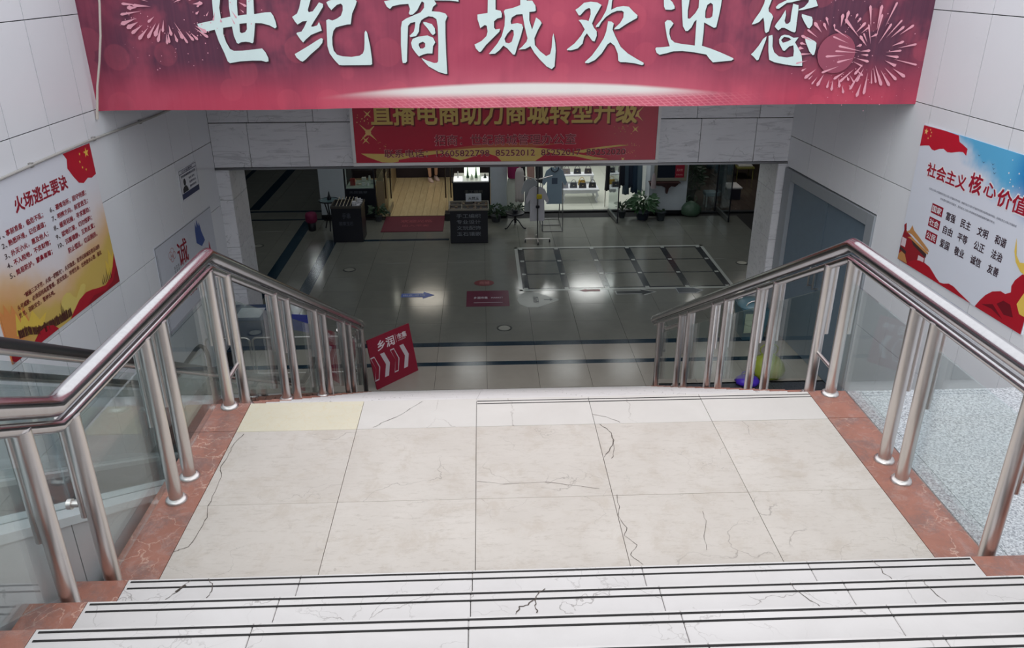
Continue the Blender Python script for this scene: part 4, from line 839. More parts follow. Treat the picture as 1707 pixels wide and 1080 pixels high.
mk('threshold', B((1.8,17,F)).box((.44,14.99,F-.01),(3.12,15.06,F+.012)), MAT['black'], fb, loc=(0,0,0))
fc = mk('floor_shop_c', B((5.5,17,F)).box((3.44,14.85,F-.02),(8,22,F+.002)), M((40,36,36),.6), kind='structure')
for i in range(26):
    x = 3.45+.16*i; b = B((5.5,17,F)); b.box((x+.0015,14.9,F),(x+.158,19.5,F+.007),.001); mk('plank', b, WDK, fc, loc=(0,0,0))
mk('threshold', B((5.5,17,F)).box((3.84,14.8,F-.01),(6.6,14.9,F+.015)), M((60,64,68),.4,.6), fc, loc=(0,0,0))

for x0, x1, c_ in ((-2.6,.13,(22,24,34)),(.44,3.12,(196,198,200)),(3.84,7.0,(60,62,66))):
    mk('wall_shop_added_fascia', B((x0,14.75,0)).box((x0,14.76,-.28),(x1,14.84,.35),.004), M(c_,.4), kind='structure')  # added unseen headers, they keep shop lamp reflections off the lobby floor
# ceiling downlights (real lamps in fixtures)
def lamp(x, y, power, col=(1,1,1), r=.09, z=.345, label='round white downlight in the lobby ceiling', grp='lobby ceiling downlights'):
    t = E('ceiling_light', (x,y,z), label, 'light', grp)
    mk('fixture_ring', B((x,y,z)).lathe((x,y),[(r+.03,z),(r+.03,z-.012),(r,z-.016),(r,z-.004)],20), MAT['white'], t, loc=(0,0,0))
    ld = bpy.data.lights.new('downlight', 'AREA'); ld.shape = 'DISK'; ld.size = r*2; ld.energy = power; ld.color = col
    lo = bpy.data.objects.new('downlight', ld); COL.objects.link(lo); lo.parent = t; lo.location = (0,0,-.02)
LX = (-4.6,-1.7,-.3,1.5,2.6,4.4)
for x in LX:
    for y in (11.4,13.4): lamp(x, y, 3.6, (.95,1,1), .3, label='round ceiling downlight, %s in the %s lobby row' % (('leftmost','second from the left','third from the left','third from the right','second from the right','rightmost')[LX.index(x)], 'near' if y < 12 else 'far'))
for x, y in ((-4.2,16.5),(-4.2,19)): lamp(x, y, 3, (.9,.97,1), label='round downlight in the side corridor ceiling, %s' % ('nearer one' if y < 18 else 'farther one'), grp='corridor downlights')
for x, y in ((-1.4,15.6),(-1.3,16.9),(-.4,15.4)): lamp(x, y, 8, (1,.92,.78), .42, label='warm jewellery shop downlight, the one %s' % ('near the counter' if x < -1.35 else 'at the back' if x < -1 else 'near the white shelf'), grp='jewellery shop downlights')
for x, y in ((1.2,15.8),(2.2,15.8),(1.2,17.4),(2.4,17.4)): lamp(x, y, 15, (.98,1,.97), .45, label='bright bag shop downlight, %s %s' % ('front' if y < 16 else 'back', 'left' if x < 2 else 'right'), grp='bag shop downlights')
for x, y in ((4.6,16.2),(5.8,16.6)): lamp(x, y, 6, (1,.93,.85), .1, label='clothes shop ceiling downlight, %s' % ('nearer the door' if x < 5 else 'deeper inside'), grp='clothes shop downlights')

# ================================================================ floor stickers, drains
PF = Plane((0,0,F+.0022), (1,0,0), (0,1,0))
def sticker(name, c, label, cat='floor sticker', group=None): return E(name, (c[0],c[1],F), label, cat, group)
def stk(par, name, mat, fn, c, th=.0):
    b = B((c[0],c[1],F)); fn(b); return mk(name, b, mat, par, loc=(0,0,0))
def arrow(x0, x1, y, h, hh, d=1):
    L_ = x1-x0; xs_ = x1-.34*L_
    p = [(x0,y-h),(xs_,y-h),(xs_,y-hh),(x1,y),(xs_,y+hh),(xs_,y+h),(x0,y+h)]
    if d < 0: p = [(x0+x1-a, b_) for a, b_ in p][::-1]
    return [p]
c = (-.98,10.8); s1 = sticker('floor_arrow_sticker', c, 'blue arrow sticker with white writing on the beige lobby floor')
stk(s1,'sheet',M((40,84,176),.3),lambda b: b.poly(PF, arrow(-1.22,-.74,10.8,.07,.13),0),c); stk(s1,'lettering',M((190,200,214),.4),lambda b: text(b,PF,'由此进场',-1.19,10.765,.31,.07,.001,.01),c)
c = (-.01,11.25); s1 = sticker('floor_oval_sticker', c, 'maroon oval sticker above the rectangular one on the lobby floor')
stk(s1,'sheet',M((112,50,56),.3),lambda b: b.poly(PF,[[(-.02+.15*cos(i*pi/12),11.25+.125*sin(i*pi/12)) for i in range(24)]],0),c); stk(s1,'lettering',M((170,110,110),.4),lambda b: text(b,PF,'商城',-.09,11.19,.15,.12,.001,.01),c)
c = (.03,10.63); s1 = sticker('floor_rectangular_sticker', c, 'maroon rectangular sticker with white writing in the middle of the lobby floor')
stk(s1,'sheet',M((96,34,58),.25),lambda b: b.poly(PF,rect(-.275,10.34,.335,10.93),0),c); stk(s1,'lettering',M((196,190,200),.4),lambda b: [text(b,PF,'乡润市集',-.17,10.62,.2,.08,.001,.01), text(b,PF,'MARKET',.08,10.63,.17,.05,.001,0), b.poly(PF,rect(-.17,10.47,.24,10.482),.001)],c)
c = (.75,10.55); s1 = sticker('floor_pointer_sticker', c, 'pale rounded triangular sticker with black writing and a small black arrow')
tri_ = [(.45,10.55),(.48,10.40),(.58,10.28),(.72,10.27),(1.04,10.52),(1.04,10.57),(.74,10.83),(.60,10.86),(.48,10.76)]
stk(s1,'sheet',M((146,150,146),.25),lambda b: b.poly(PF,[tri_],0),c); stk(s1,'lettering',M((28,32,40),.4),lambda b: [text(b,PF,'出口',.68,10.44,.07,.24,.001,.01), b.poly(PF,arrow(.83,.96,10.55,.012,.05),.001)],c)
c = (1.52,10.88); s1 = sticker('floor_arrow_sticker', c, 'small red arrow sticker pointing left below the inlaid grid')
stk(s1,'sheet',M((130,48,54),.3),lambda b: b.poly(PF,arrow(1.38,1.68,10.88,.035,.06,-1),0),c)
c = (2.2,10.78); s1 = sticker('floor_arrow_sticker', c, 'black arrow sticker with pale outline pointing right below the inlaid grid')
stk(s1,'sheet',M((170,172,170),.3),lambda b: b.poly(PF,arrow(1.89,2.50,10.78,.075,.13),0),c); stk(s1,'arrow_fill',M((34,40,44),.3),lambda b: b.poly(PF,arrow(1.91,2.46,10.78,.055,.10),.001),c)
c = (2.98,10.82); s1 = sticker('floor_arrow_sticker', c, 'dark blue arrow sticker nearest the right railing on the lobby floor')
stk(s1,'sheet',M((140,146,150),.3),lambda b: b.poly(PF,arrow(2.80,3.20,10.82,.11,.13),0),c); stk(s1,'arrow_fill',M((36,48,66),.3),lambda b: b.poly(PF,arrow(2.815,3.17,10.82,.09,.105),.001),c)
c = (-2.5,10.0); s1 = sticker('floor_corner_sticker', c, 'bright blue triangular sticker at the corner of the dark floor band')
stk(s1,'sheet',M((14,34,150),.35),lambda b: b.poly(PF,[[(-2.74,9.75),(-2.28,9.55),(-2.28,10.12),(-2.74,10.20)]],0),c)
for (x, y), lb in (((.24,9.6),'round steel drain cover in the floor near the stairs'),((4.11,11.96),'round drain cover in the floor near the right pillar'),((-2.13,11.92),'round drain cover in the floor beside the left dark band'),((-3.87,13.17),'round drain cover in the dark floor near the left pillar')):
    t = E('drain_cover', (x,y,F), lb, 'drain cover', 'round drain covers in the lobby floor')
    stk(t,'ring',M((36,40,42),.4),lambda b: b.lathe((x,y),[(.10,F+.001),(.10,F+.004),(.078,F+.004),(.078,F+.001)],24),(x,y)); stk(t,'plate',M((150,150,142),.35,.3),lambda b: b.lathe((x,y),[(.078,F+.001),(.078,F+.003)],24),(x,y))

# ================================================================ arrow board at the foot of the stairs
bl = Vector((-1.235,7.98,F+.002)); br = Vector((-.81,8.44,F+.002)); ud = (br-bl).normalized(); W_ = (br-bl).length
nrm = Vector((ud.y,-ud.x,0)); vd = (Vector((0,0,.573))-nrm*.12).normalized(); H_ = .585
PA = Plane(bl, ud, vd)
ab = B(bl); ab.poly(PA, rect(0,0,W_,H_), -.02, .02)
ab = mk('arrow_board', ab, M((136,22,48), .4), label='crimson arrow board leaning at the foot of the stairs by the left railing', cat='sign')
b = B(bl)
for i in range(4):
    u = W_-.20-i*.145
    sh = [(u,.40),(u+.06,.40),(u+.11,.26),(u+.06,.12),(u,.12),(u+.05,.26)]
    sh = [(x, y-.02) for x, y in sh]
    if i % 2 == 0: b.poly(PA, [sh], .0015)
    else:
        cx_ = sum(p[0] for p in sh)/6; cy_ = .24
        b.poly(PA, [sh, [(cx_+(x-cx_)*.78, cy_+(y-cy_)*.9) for x, y in sh][::-1]], .0015)
mk('lettering', b, M((196,186,192), .5), ab, loc=(0,0,0))
b = B(bl); text(b, PA, '市集', .42, .455, .14, .065, .0015, .02); text(b, PA, 'MARKET', .425, .435, .12, .014, .0015, 0); text(b, PA, '乡润', .12, .42, .25, .11, .0015, .02); b.poly(PA, rect(.395,.43,.399,.53), .0015); mk('lettering', b, M((220,210,214), .5), ab, loc=(0,0,0))
mk('prop_leg', B(bl).tube([tuple(PA.pt(W_*.5,.5,-.022)), tuple(PA.pt(W_*.5,0,0)-nrm*.3+Vector((0,0,.006)))], .008, 8), MAT['black'], ab, loc=(0,0,0))

# ================================================================ crowd barriers, blue cabinet, bin, bags
def barrier(x0, x1, y, lab):
    o = (x0,y,F); t = E('crowd_barrier', o, lab, 'barrier', 'steel barriers across the escalator foot')
    z = -1.69; r = .05
    pts = [(x0,y,F+.01),(x0,y,z-r)]+[(x0+r-r*cos(a),y,z-r+r*sin(a)) for a in (pi/6,pi/3,pi/2)]+[(x1-r+r*sin(a),y,z-r+r*cos(a)) for a in (0.01,pi/6,pi/3,pi/2)]+[(x1,y,F+.01)]
    mk('frame', B(o).tube(pts, .012, 10), MAT['steel'], t, loc=(0,0,0))
    mk('bottom_rail', B(o).tube([(x0,y,F+.1),(x1,y,F+.1)], .008, 8), MAT['steel'], t, loc=(0,0,0))
    n = max(2, int((x1-x0)/.15))
    for i in range(1, n): x = x0+(x1-x0)*i/n; mk('bar', B(o).tube([(x,y,F+.1),(x,y,z)], .005, 8), MAT['steel'], t, loc=(0,0,0))
    for x in (x0, x1): mk('foot', B(o).box((x-.012,y-.14,F),(x+.012,y+.14,F+.012),.003), MAT['dsteel'], t, loc=(0,0,0))
barrier(-3.16,-2.665,8.25,'steel crowd barrier nearest the left wall at the escalator foot')
barrier(-2.632,-1.864,8.25,'widest steel crowd barrier, in the middle of the escalator foot')
barrier(-1.80,-1.50,8.25,'short steel crowd barrier beside the bottom of the left stair railing')
o = (-2.95,9.3,F); t = E('blue_cabinet', o, 'low dark blue cabinet in front of the left pillar', 'cabinet')
mk('body', B(o).box((-3.17,9.08,F),(-2.74,9.54,F+.40),.006), M((26,48,84),.4), t, loc=(0,0,0)); mk('top', B(o).box((-3.185,9.06,F+.40),(-2.725,9.55,F+.42),.004), M((40,66,104),.35), t, loc=(0,0,0)); mk('door', B(o).box((-3.15,9.068,F+.05),(-2.76,9.08,F+.38),.003), M((32,54,92),.4), t, loc=(0,0,0))
b = B((-2.93,9.3,F+.421)); b.box((-3.08,9.12,F+.421),(-2.78,9.42,F+.426)); mk('paper_sheet', b, M((214,220,226),.5), label='white sheet of paper lying on the blue cabinet', cat='paper')
o = (3.38,9.25,F); t = E('waste_bin', o, 'teal waste bin with a chrome handle in front of the right pillar', 'bin')
mk('body', B(o).hexa([(3.25,9.1,F),(3.51,9.1,F),(3.51,9.4,F),(3.25,9.4,F),(3.21,9.06,F+.42),(3.55,9.06,F+.42),(3.55,9.44,F+.42),(3.21,9.44,F+.42)]), M((58,92,104),.4), t, loc=(0,0,0))
mk('lid', B(o).lathe((3.38,9.25),[(.19,F+.42),(.19,F+.45),(.13,F+.49),(.02,F+.51)],16), M((96,128,140),.35), t, loc=(0,0,0)); mk('handle', B(o).tube([(3.26+.12-.12*cos(i*pi/6),9.12,F+.46+.07*sin(i*pi/6)) for i in range(7)], .008, 8), MAT['steel'], t, loc=(0,0,0))
mk('hanging_label', B(o).box((3.24,9.048,F+.12),(3.34,9.054,F+.38)), M((170,184,160),.5), t, loc=(0,0,0))
def bag(x, y, r, h, mat, lab, nm='plastic_bag', z=F, handles=True, seed=1):
    rg = random.Random(seed); o = (x,y,z); t = E(nm, o, lab, 'bag'); n = 18
    prof = [(.55,0),(.95,.12),(1.05,.35),(.98,.6),(.7,.82),(.35,.95),(.2,1.0)]
    vs = []; fs = []
    for i, (a, q) in enumerate(prof):
        for j in range(n):
            k = 1+rg.uniform(-.08,.08); vs.append((x+r*a*k*cos(2*pi*j/n), y+r*.8*a*k*sin(2*pi*j/n), z+h*q))
    for i in range(len(prof)-1):
        for j in range(n): fs.append((i*n+j,i*n+(j+1)%n,(i+1)*n+(j+1)%n,(i+1)*n+j))
    fs += [tuple(range(n))[::-1], tuple(range((len(prof)-1)*n, len(prof)*n))]
    mk('bag_body', B(o).add(vs, fs, True), mat, t, loc=(0,0,0))
    if handles:
        for s_ in (-1,1): mk('handle', B(o).tube([(x+s_*r*.2+s_*r*.35*sin(q), y, z+h*.95+h*.22*(1-cos(q))) for q in (0,.6,1.3,2.0,2.7,3.14)], .006, 6), mat, t, loc=(0,0,0))
    return t
bag(2.95,7.93,.13,.12, M((70,40,170),.4), 'small purple bag on the dark granite below the right railing', seed=2)
bag(3.22,8.10,.19,.30, M((128,140,44),.45), 'yellow green bag on the dark granite beside the purple one', seed=3)

# ================================================================ kiosks, mat, table, stool
o = (-2.34,13.3,F); t = E('display_kiosk', o, 'black display kiosk piled with trinkets, left of the jewellery shop door', 'kiosk')
BLK = M((14,17,30), .4)
mk('body', B(o).box((-2.60,13.30,F),(-2.09,13.74,-1.64),.006), BLK, t, loc=(0,0,0)); mk('lettering', text(text(B(o), Plane((0,13.298,0),(1,0,0),(0,0,1)), '手串', -2.42,-1.82,.14,.1,.001,.01), Plane((0,13.298,0),(1,0,0),(0,0,1)), '翡翠玉石', -2.48,-1.94,.24,.07,.001,.01), M((84,88,100),.5), t, loc=(0,0,0))
mk('tray_rim', B(o).box((-2.61,13.29,-1.64),(-2.08,13.31,-1.60)).box((-2.61,13.73,-1.64),(-2.08,13.75,-1.60)).box((-2.61,13.31,-1.64),(-2.595,13.73,-1.60)).box((-2.095,13.31,-1.64),(-2.08,13.73,-1.60)), M((70,66,62),.4), t, loc=(0,0,0))
rg = random.Random(5)
b = B(o)
for i in range(6): x = -2.53+.06*i; b.tube([(x,13.36,-1.63),(x+.03,13.68,-1.54)], .006, 6)
mk('display_rods', b, M((190,180,160),.4,.5), t, loc=(0,0,0))
tb = B(o)
for i in range(22):
    x = rg.uniform(-2.24,-2.12); y = rg.uniform(13.36,13.7); q = rg.uniform(.012,.03)
    tb.box((x-q,y-q,-1.638),(x+q,y+q*.5,-1.60+rg.uniform(0,.05)),.003)
mk('trinkets', tb, M((206,206,212),.3), t, loc=(0,0,0), kind='stuff')
o = (-.26,13.15,F); t = E('display_kiosk', o, 'black display kiosk with four rows of writing, right of the red mat', 'kiosk')
mk('body', B(o).box((-.58,13.15,F),(.06,13.64,-1.66),.006), BLK, t, loc=(0,0,0))
PK = Plane((0,13.148,0),(1,0,0),(0,0,1)); b = B(o)
for i, s_ in enumerate(('手工编织','专业设计','文玩配饰','玉石镶嵌')): text(b, PK, s_, -.47, -1.79-.105*i, .41, .072, .001, .01)
mk('lettering', b, M((120,124,132),.5), t, loc=(0,0,0))
b = B(o)
for a, c_ in (((-.60,13.13,-1.66),(.08,13.15,-1.63)),((-.60,13.64,-1.66),(.08,13.66,-1.63)),((-.60,13.15,-1.66),(-.585,13.64,-1.63)),((.065,13.15,-1.66),(.08,13.64,-1.63)),((-.385,13.15,-1.655),(-.375,13.64,-1.632)),((-.155,13.15,-1.655),(-.145,13.64,-1.632)),((-.585,13.42,-1.655),(.065,13.43,-1.632))): b.box(a, c_)
mk('tray_frame', b, M((126,120,110),.4), t, loc=(0,0,0))
tb = B(o)
for i in range(40):
    x = rg.uniform(-.56,.04); y = rg.uniform(13.18,13.62); q = rg.uniform(.008,.02); tb.box((x-q,y-q,-1.66),(x+q,y+q,-1.645),.002)
mk('beads', tb, M((118,96,74),.3), t, loc=(0,0,0), kind='stuff')
o = (-.18,13.60,-1.63); t = E('card_sign', o, 'white card with three black characters standing on the right kiosk', 'sign')
mk('card', B(o).box((-.315,13.60,-1.63),(-.045,13.608,-1.49),.002), M((206,212,220),.4), t, loc=(0,0,0)); mk('lettering', text(B(o), Plane((0,13.599,0),(1,0,0),(0,0,1)), '天然玉', -.27,-1.60,.18,.055,.001,.02), M((24,26,34),.5), t, loc=(0,0,0)); mk('stand', B(o).box((-.19,13.608,-1.66),(-.17,13.63,-1.56)), MAT['black'], t, loc=(0,0,0))
b = B((-.70,14.6,F)); b.box((-.735,14.5,F),(-.61,14.75,F+.13),.004); mk('storage_box', b, MAT['black'], label='small black box on the floor behind the right kiosk', cat='box')
o = (-1.27,14.3,F); t = mk('door_mat', B(o).box((-1.86,13.84,F),(-.745,14.78,F+.012),.004), M((92,20,44),.8), label='dark red doormat with faded writing outside the jewellery shop', cat='mat')
mk('lettering', text(text(B(o), Plane((0,0,F+.0125),(1,0,0),(0,1,0)), '欢迎光临', -1.55,14.38,.58,.16,.0005,.01), Plane((0,0,F+.0125),(1,0,0),(0,1,0)), '出入平安', -1.50,14.12,.48,.12,.0005,.01), M((142,62,72),.8), t, loc=(0,0,0))
o = (-2.76,14.05,F); t = E('round_table', o, 'small round black pedestal table against the white shop column', 'table')
mk('tabletop', B(o).lathe((-2.76,14.05),[(.185,-1.71),(.19,-1.70),(.19,-1.69),(.18,-1.685),(.175,-1.70),(.0,-1.70)][:5],28).lathe((-2.76,14.05),[(.176,-1.705),(.176,-1.698)],28), BLK, t, loc=(0,0,0))
mk('glass_inset', B(o).lathe((-2.76,14.05),[(.172,-1.697),(.172,-1.692)],28), M((86,112,118),.15), t, loc=(0,0,0))
for a in range(3):
    q = a*2*pi/3+.5; mk('leg', B(o).tube([(-2.76+.13*cos(q),14.05+.13*sin(q),-1.71),(-2.76+.05*cos(q),14.05+.05*sin(q),-1.95),(-2.76+.14*cos(q),14.05+.14*sin(q),F+.01)], .011, 8), BLK, t, loc=(0,0,0))
mk('ornament', B((-2.76,14.08,-1.692)).lathe((-2.76,14.08),[(.035,-1.692),(.04,-1.67),(.02,-1.62),(.012,-1.57),(.004,-1.54)],12), BLK, label='small dark pointed ornament standing on the round black table', cat='ornament')
o = (-3.1,14.0,F); t = E('round_stool', o, 'small magenta cushioned stool on a dark base beside the round table', 'stool')
mk('base', B(o).lathe((-3.1,14.0),[(.05,F),(.07,F+.02),(.075,F+.15),(.06,F+.16)],16), BLK, t, loc=(0,0,0)); mk('cushion', B(o).lathe((-3.1,14.0),[(.085,F+.16),(.105,F+.19),(.105,F+.29),(.09,F+.33),(.04,F+.345)],20), M((120,24,70),.6), t, loc=(0,0,0))

# ================================================================ shop A front
WOODC = M((150,132,104), .4)
o = (-2.3,14.8,F); t = E('display_window', o, 'black display window with jewellery, left of the jewellery shop door', 'shop window')
mk('base_panel', B(o).box((-2.60,14.80,F),(-2.03,14.9,-1.69),.004), BLK, t, loc=(0,0,0)); mk('lettering', text(B(o), Plane((0,14.798,0),(1,0,0),(0,0,1)), '天然翡翠', -2.52,-1.78,.34,.05,.001,.01), M((90,94,104),.5), t, loc=(0,0,0))
mk('shelf', B(o).box((-2.58,14.82,-1.69),(-2.05,15.4,-1.67),.003), M((170,186,178),.3), t, loc=(0,0,0)); mk('window_frame', B(o).box((-2.60,14.8,-1.69),(-2.575,14.84,.35)).box((-2.055,14.8,-1.69),(-2.03,14.84,.35)), BLK, t, loc=(0,0,0)); mk('glass_pane', B(o).box((-2.575,14.815,-1.67),(-2.055,14.82,.3)), MAT['glass'], t, loc=(0,0,0))
for i, (x, y, w, h, c_) in enumerate([(-2.47,15.0,.045,.13,(150,50,46)),(-2.36,15.05,.05,.03,(190,186,170)),(-2.26,14.95,.03,.07,(215,215,215)),(-2.18,14.95,.03,.06,(225,225,225)),(-2.12,15.1,.03,.08,(190,200,196)),(-2.5,15.3,.05,.06,(214,180,150)),(-2.3,15.3,.04,.08,(220,220,215)),(-2.2,15.35,.03,.1,(205,210,205))]):
    b = B((x,y,-1.67)); b.lathe((x,y),[(w,-1.67),(w*1.05,-1.66),(w*.8,-1.67+h*.6),(w*.5,-1.67+h)],10) if i % 2 else b.box((x-w,y-w*.7,-1.67),(x+w,y+w*.7,-1.67+h),.004)
    mk('jewellery_stand', b, M(c_,.35), label=('red box','cream ring holder','short white stand at the front','short white stand beside it','pale grey bust nearest the door frame','skin coloured tray','round white holder behind','tall pale bust behind')[i]+' on the shelf of the left display window', cat='jewellery', group='stands in the left display window')
o = (-1.93,16.2,F); t = E('shop_counter', o, 'long pale wooden glass topped counter along the left of the jewellery shop', 'counter')
mk('body', B(o).hexa([(-2.02,14.92,F),(-1.88,14.92,F),(-1.93,17.6,F),(-2.02,17.6,F),(-2.02,14.92,-1.58),(-1.88,14.92,-1.58),(-1.93,17.6,-1.6),(-2.02,17.6,-1.6)]), WOODC, t, loc=(0,0,0)); mk('glass_top', B(o).hexa([(-2.01,14.94,-1.58),(-1.89,14.94,-1.58),(-1.94,17.58,-1.6),(-2.01,17.58,-1.6),(-2.01,14.94,-1.38),(-1.89,14.94,-1.38),(-1.94,17.58,-1.4),(-2.01,17.58,-1.4)]), MAT['glass'], t, loc=(0,0,0))
def pole_handle(x, y, lab):
    o = (x,y,F); t = E('glass_door', o, lab, 'door'); return t, o
for x, d, lab in ((-1.80,-1,'open glass door leaf at the left of the jewellery shop entrance'),(-.67,1,'open glass door leaf at the right of the jewellery shop entrance')):
    t, o = pole_handle(x, 14.8, lab)
    mk('glass_pane', B(o).box((x-.005,14.83,F+.1),(x+.005,15.5,.2)), MAT['glass'], t, loc=(0,0,0)); mk('bottom_rail', B(o).box((x-.018,14.83,F+.012),(x+.018,15.5,F+.1),.003), M((150,140,120),.35,.5), t, loc=(0,0,0))
    for s_ in (-.05,.05): mk('handle', B(o).tube([(x+s_,14.88,-1.9),(x+s_,14.88,-1.0)], .012, 8), M((60,44,36),.3,.7), t, loc=(0,0,0))
o = (-.22,14.8,F); t = E('display_window', o, 'black display window with a bright white shelf, right of the jewellery shop door', 'shop window')
mk('base_panel', B(o).box((-.58,14.80,F),(.12,14.9,-1.60),.004), BLK, t, loc=(0,0,0)); mk('lettering', text(B(o), Plane((0,14.798,0),(1,0,0),(0,0,1)), '手工编织', -.36,-1.80,.34,.06,.001,.01), M((96,96,92),.5), t, loc=(0,0,0))
mk('shelf', B(o).box((-.57,14.82,-1.60),(.11,15.5,-1.58),.003), MAT['white'], t, loc=(0,0,0)); mk('window_frame', B(o).box((-.60,14.8,-1.6),(-.575,14.84,.35)).box((.10,14.8,-1.6),(.125,14.84,.35)), BLK, t, loc=(0,0,0))
mk('light_panel', B(o).box((-.37,15.3,-1.58),(-.07,15.32,-1.1),.003), M((222,238,214),.4,emit=1.6), t, loc=(0,0,0)); mk('light_panel', B(o).box((-.56,14.86,-1.58),(-.40,15.1,-1.545),.003), M((236,240,240),.4,emit=1.2), t, loc=(0,0,0)); mk('light_panel', B(o).box((-.04,14.86,-1.58),(.09,15.1,-1.555),.003), M((236,240,240),.4,emit=1.0), t, loc=(0,0,0))
for x, y, w, h, c_ in ((-.48,14.98,.03,.16,(235,235,235)),(-.30,15.1,.03,.2,(40,70,50)),(-.14,15.1,.03,.2,(60,100,60)),(-.22,15.0,.035,.1,(220,230,210)),(.03,14.98,.04,.11,(30,44,34))):
    b = B((x,y,-1.58)); b.lathe((x,y),[(w,-1.575),(w*.9,-1.56),(w*.5,-1.58+h*.5),(w*.25,-1.58+h)],10); mk('jewellery_stand', b, M(c_,.4), label={-.48:'white figurine at the left end',-.30:'dark green bust, left of the lit panel centre',-.14:'mid green bust, right of the lit panel centre',-.22:'pale bust between the green ones',.03:'dark vase at the right end'}[x]+' of the bright display shelf', cat='jewellery', group='busts in the right display window')

# ================================================================ bag shop (B)
def cloth(name, X, Y, z0, z1, w0, w1, mat, lab, grp=None, thick=.05, folds=5, cat='garment', yaw=0, seed=0, shoulders=True):
    """hanging garment: closed pleated shell with a hanger"""
    rg = random.Random(seed); o = (X,Y,z0); t = E(name, o, lab, cat, grp, rz=yaw); n = 28; R_ = 9; vs = []; fs = []
    for i in range(R_):
        q = i/(R_-1); z = z0+(z1-z0)*q; w = w0+(w1-w0)*q
        if shoulders and q > .86: w = w1*(1-(q-.86)*2.6)
        th = thick*(1-.55*q)
        for j in range(n):
            a = 2*pi*j/n; f = 1+.22*(1-q)*sin(folds*2*a+seed)
            vs.append((w*.5*cos(a)*(1+.05*sin(3*a+i)), th*.5*sin(a)*f*1.4, z-z0+(.012*sin(5*a+seed) if i == 0 else 0)))
    for i in range(R_-1):
        for j in range(n): fs.append((i*n+j,i*n+(j+1)%n,(i+1)*n+(j+1)%n,(i+1)*n+j))
    fs += [tuple(range(n))[::-1], tuple(range((R_-1)*n,R_*n))]
    mk('fabric', B().add(vs, fs, True), mat, t, loc=(0,0,0))
    h = z1-z0
    mk('hanger', B().tube([(-w1*.36,0,h-.03),(0,0,h+.02),(w1*.36,0,h-.03)], .005, 6).tube([(0,0,h+.02),(0,0,h+.07),(.015,0,h+.09),(.03,0,h+.075)], .003, 6), MAT['steel'], t, loc=(0,0,0))
    return t
def tee(X, Y, z0, z1, w, mat, lab, seed=0):
    h = z1-z0; o = (X,Y,z0); t = E('tshirt', o, lab, 'shirt'); P = Plane((0,0,0),(1,0,0),(0,0,1))
    out = [(-w*.42,0),(w*.42,0),(w*.40,h*.62),(w*.58,h*.50),(w*.66,h*.60),(w*.44,h*.90),(w*.16,h),(0,h*.955),(-w*.16,h),(-w*.44,h*.90),(-w*.66,h*.60),(-w*.58,h*.50),(-w*.40,h*.62)]
    mk('fabric', B().poly(P, [out], -.015, .03), mat, t, loc=(0,0,0)); mk('hanger', B().tube([(-w*.3,0,h*.93),(0,0,h*1.0),(w*.3,0,h*.93)], .005, 6), MAT['black'], t, loc=(0,0,0)); return t
DR = M((196,200,190), .7)
t = cloth('dress', .57, 14.62, -2.08, -1.42, .31, .26, DR, 'long white pleated skirt under a magenta top beside the shop column', thick=.12, folds=9, seed=1)
mk('top', B().lathe((0,0),[(.12,.62),(.125,.7),(.13,.85),(.10,.95),(.05,.98)],18), M((140,30,84),.7), t, loc=(0,0,0))
# black curly table with plant
o = (.56,13.95,F); t = E('plant_stand', o, 'black wrought iron plant stand with three curved legs', 'plant stand')
mk('top', B(o).lathe((.56,13.95),[(.16,-1.965),(.165,-1.955),(.165,-1.94),(.15,-1.935)],24), BLK, t, loc=(0,0,0)); mk('stem', B(o).cyl((.56,13.95),.022,-2.13,-1.955,12), BLK, t, loc=(0,0,0))
for a in (pi+.25,-.25,pi/2):
    mk('leg', B(o).tube([(.56+cos(a)*r,13.95+sin(a)*r,z) for r, z in ((.015,-2.06),(.06,-2.09),(.10,-2.15),(.15,-2.215),(.185,F+.012),(.195,F+.03))], .011, 8), BLK, t, loc=(0,0,0))
LEAF = M((34,62,38), .45, var=.3); LEAF2 = M((48,84,50), .45, var=.3)
def plant(x, y, z, r, h, n, lab, pot=(.09,.14), potmat=None, leaf=LEAF, seed=0, L=.14, nm='potted_plant'):
    rg = random.Random(seed); o = (x,y,z); t = E(nm, o, lab, 'plant'); pr_, ph = pot
    mk('pot', B(o).lathe((x,y),[(pr_*.7,z),(pr_*.75,z+.01),(pr_,z+ph*.9),(pr_*1.08,z+ph*.92),(pr_*1.08,z+ph),(pr_*.9,z+ph)],16), potmat or M((70,74,80),.6), t, loc=(0,0,0))
    b = B(o); zz = z+ph
    for i in range(n):
        a = rg.uniform(0,2*pi); rr_ = r*math.sqrt(rg.random())*.8; hz_ = zz+h*rg.uniform(.15,1)*(1-.3*rr_/r); c_ = Vector((x+rr_*cos(a),y+rr_*sin(a),hz_)); d = Vector((cos(a+rg.uniform(-.5,.5)),sin(a+rg.uniform(-.5,.5)),rg.uniform(-.5,.6))).normalized(); q = d.orthogonal().normalized()*L*.2; l_ = L*rg.uniform(.6,1.1); m_ = c_+d*l_*.5+Vector((0,0,.012))
        b.add([c_,m_-q,c_+d*l_-Vector((0,0,.01)),m_+q,m_-Vector((0,0,.012))], [(0,1,4),(0,4,3),(1,2,4),(4,2,3)])
    mk('foliage', b, leaf, t, loc=(0,0,0), kind='stuff')
    s_ = B(o)
    for i in range(5): a = i*1.3; s_.tube([(x,y,z+ph*.8),(x+r*.35*cos(a),y+r*.35*sin(a),zz+h*.6)], .006, 5)
    mk('stems', s_, M((60,70,40),.6), t, loc=(0,0,0))
    return t
plant(.22,14.42,F,.17,.2,80,'dark leafy plant on the floor behind the iron plant stand',(.10,.12),seed=11)
plant(.56,13.95,-1.935,.16,.10,40,'small trailing plant on the iron plant stand',(.06,.05),seed=12,L=.1)
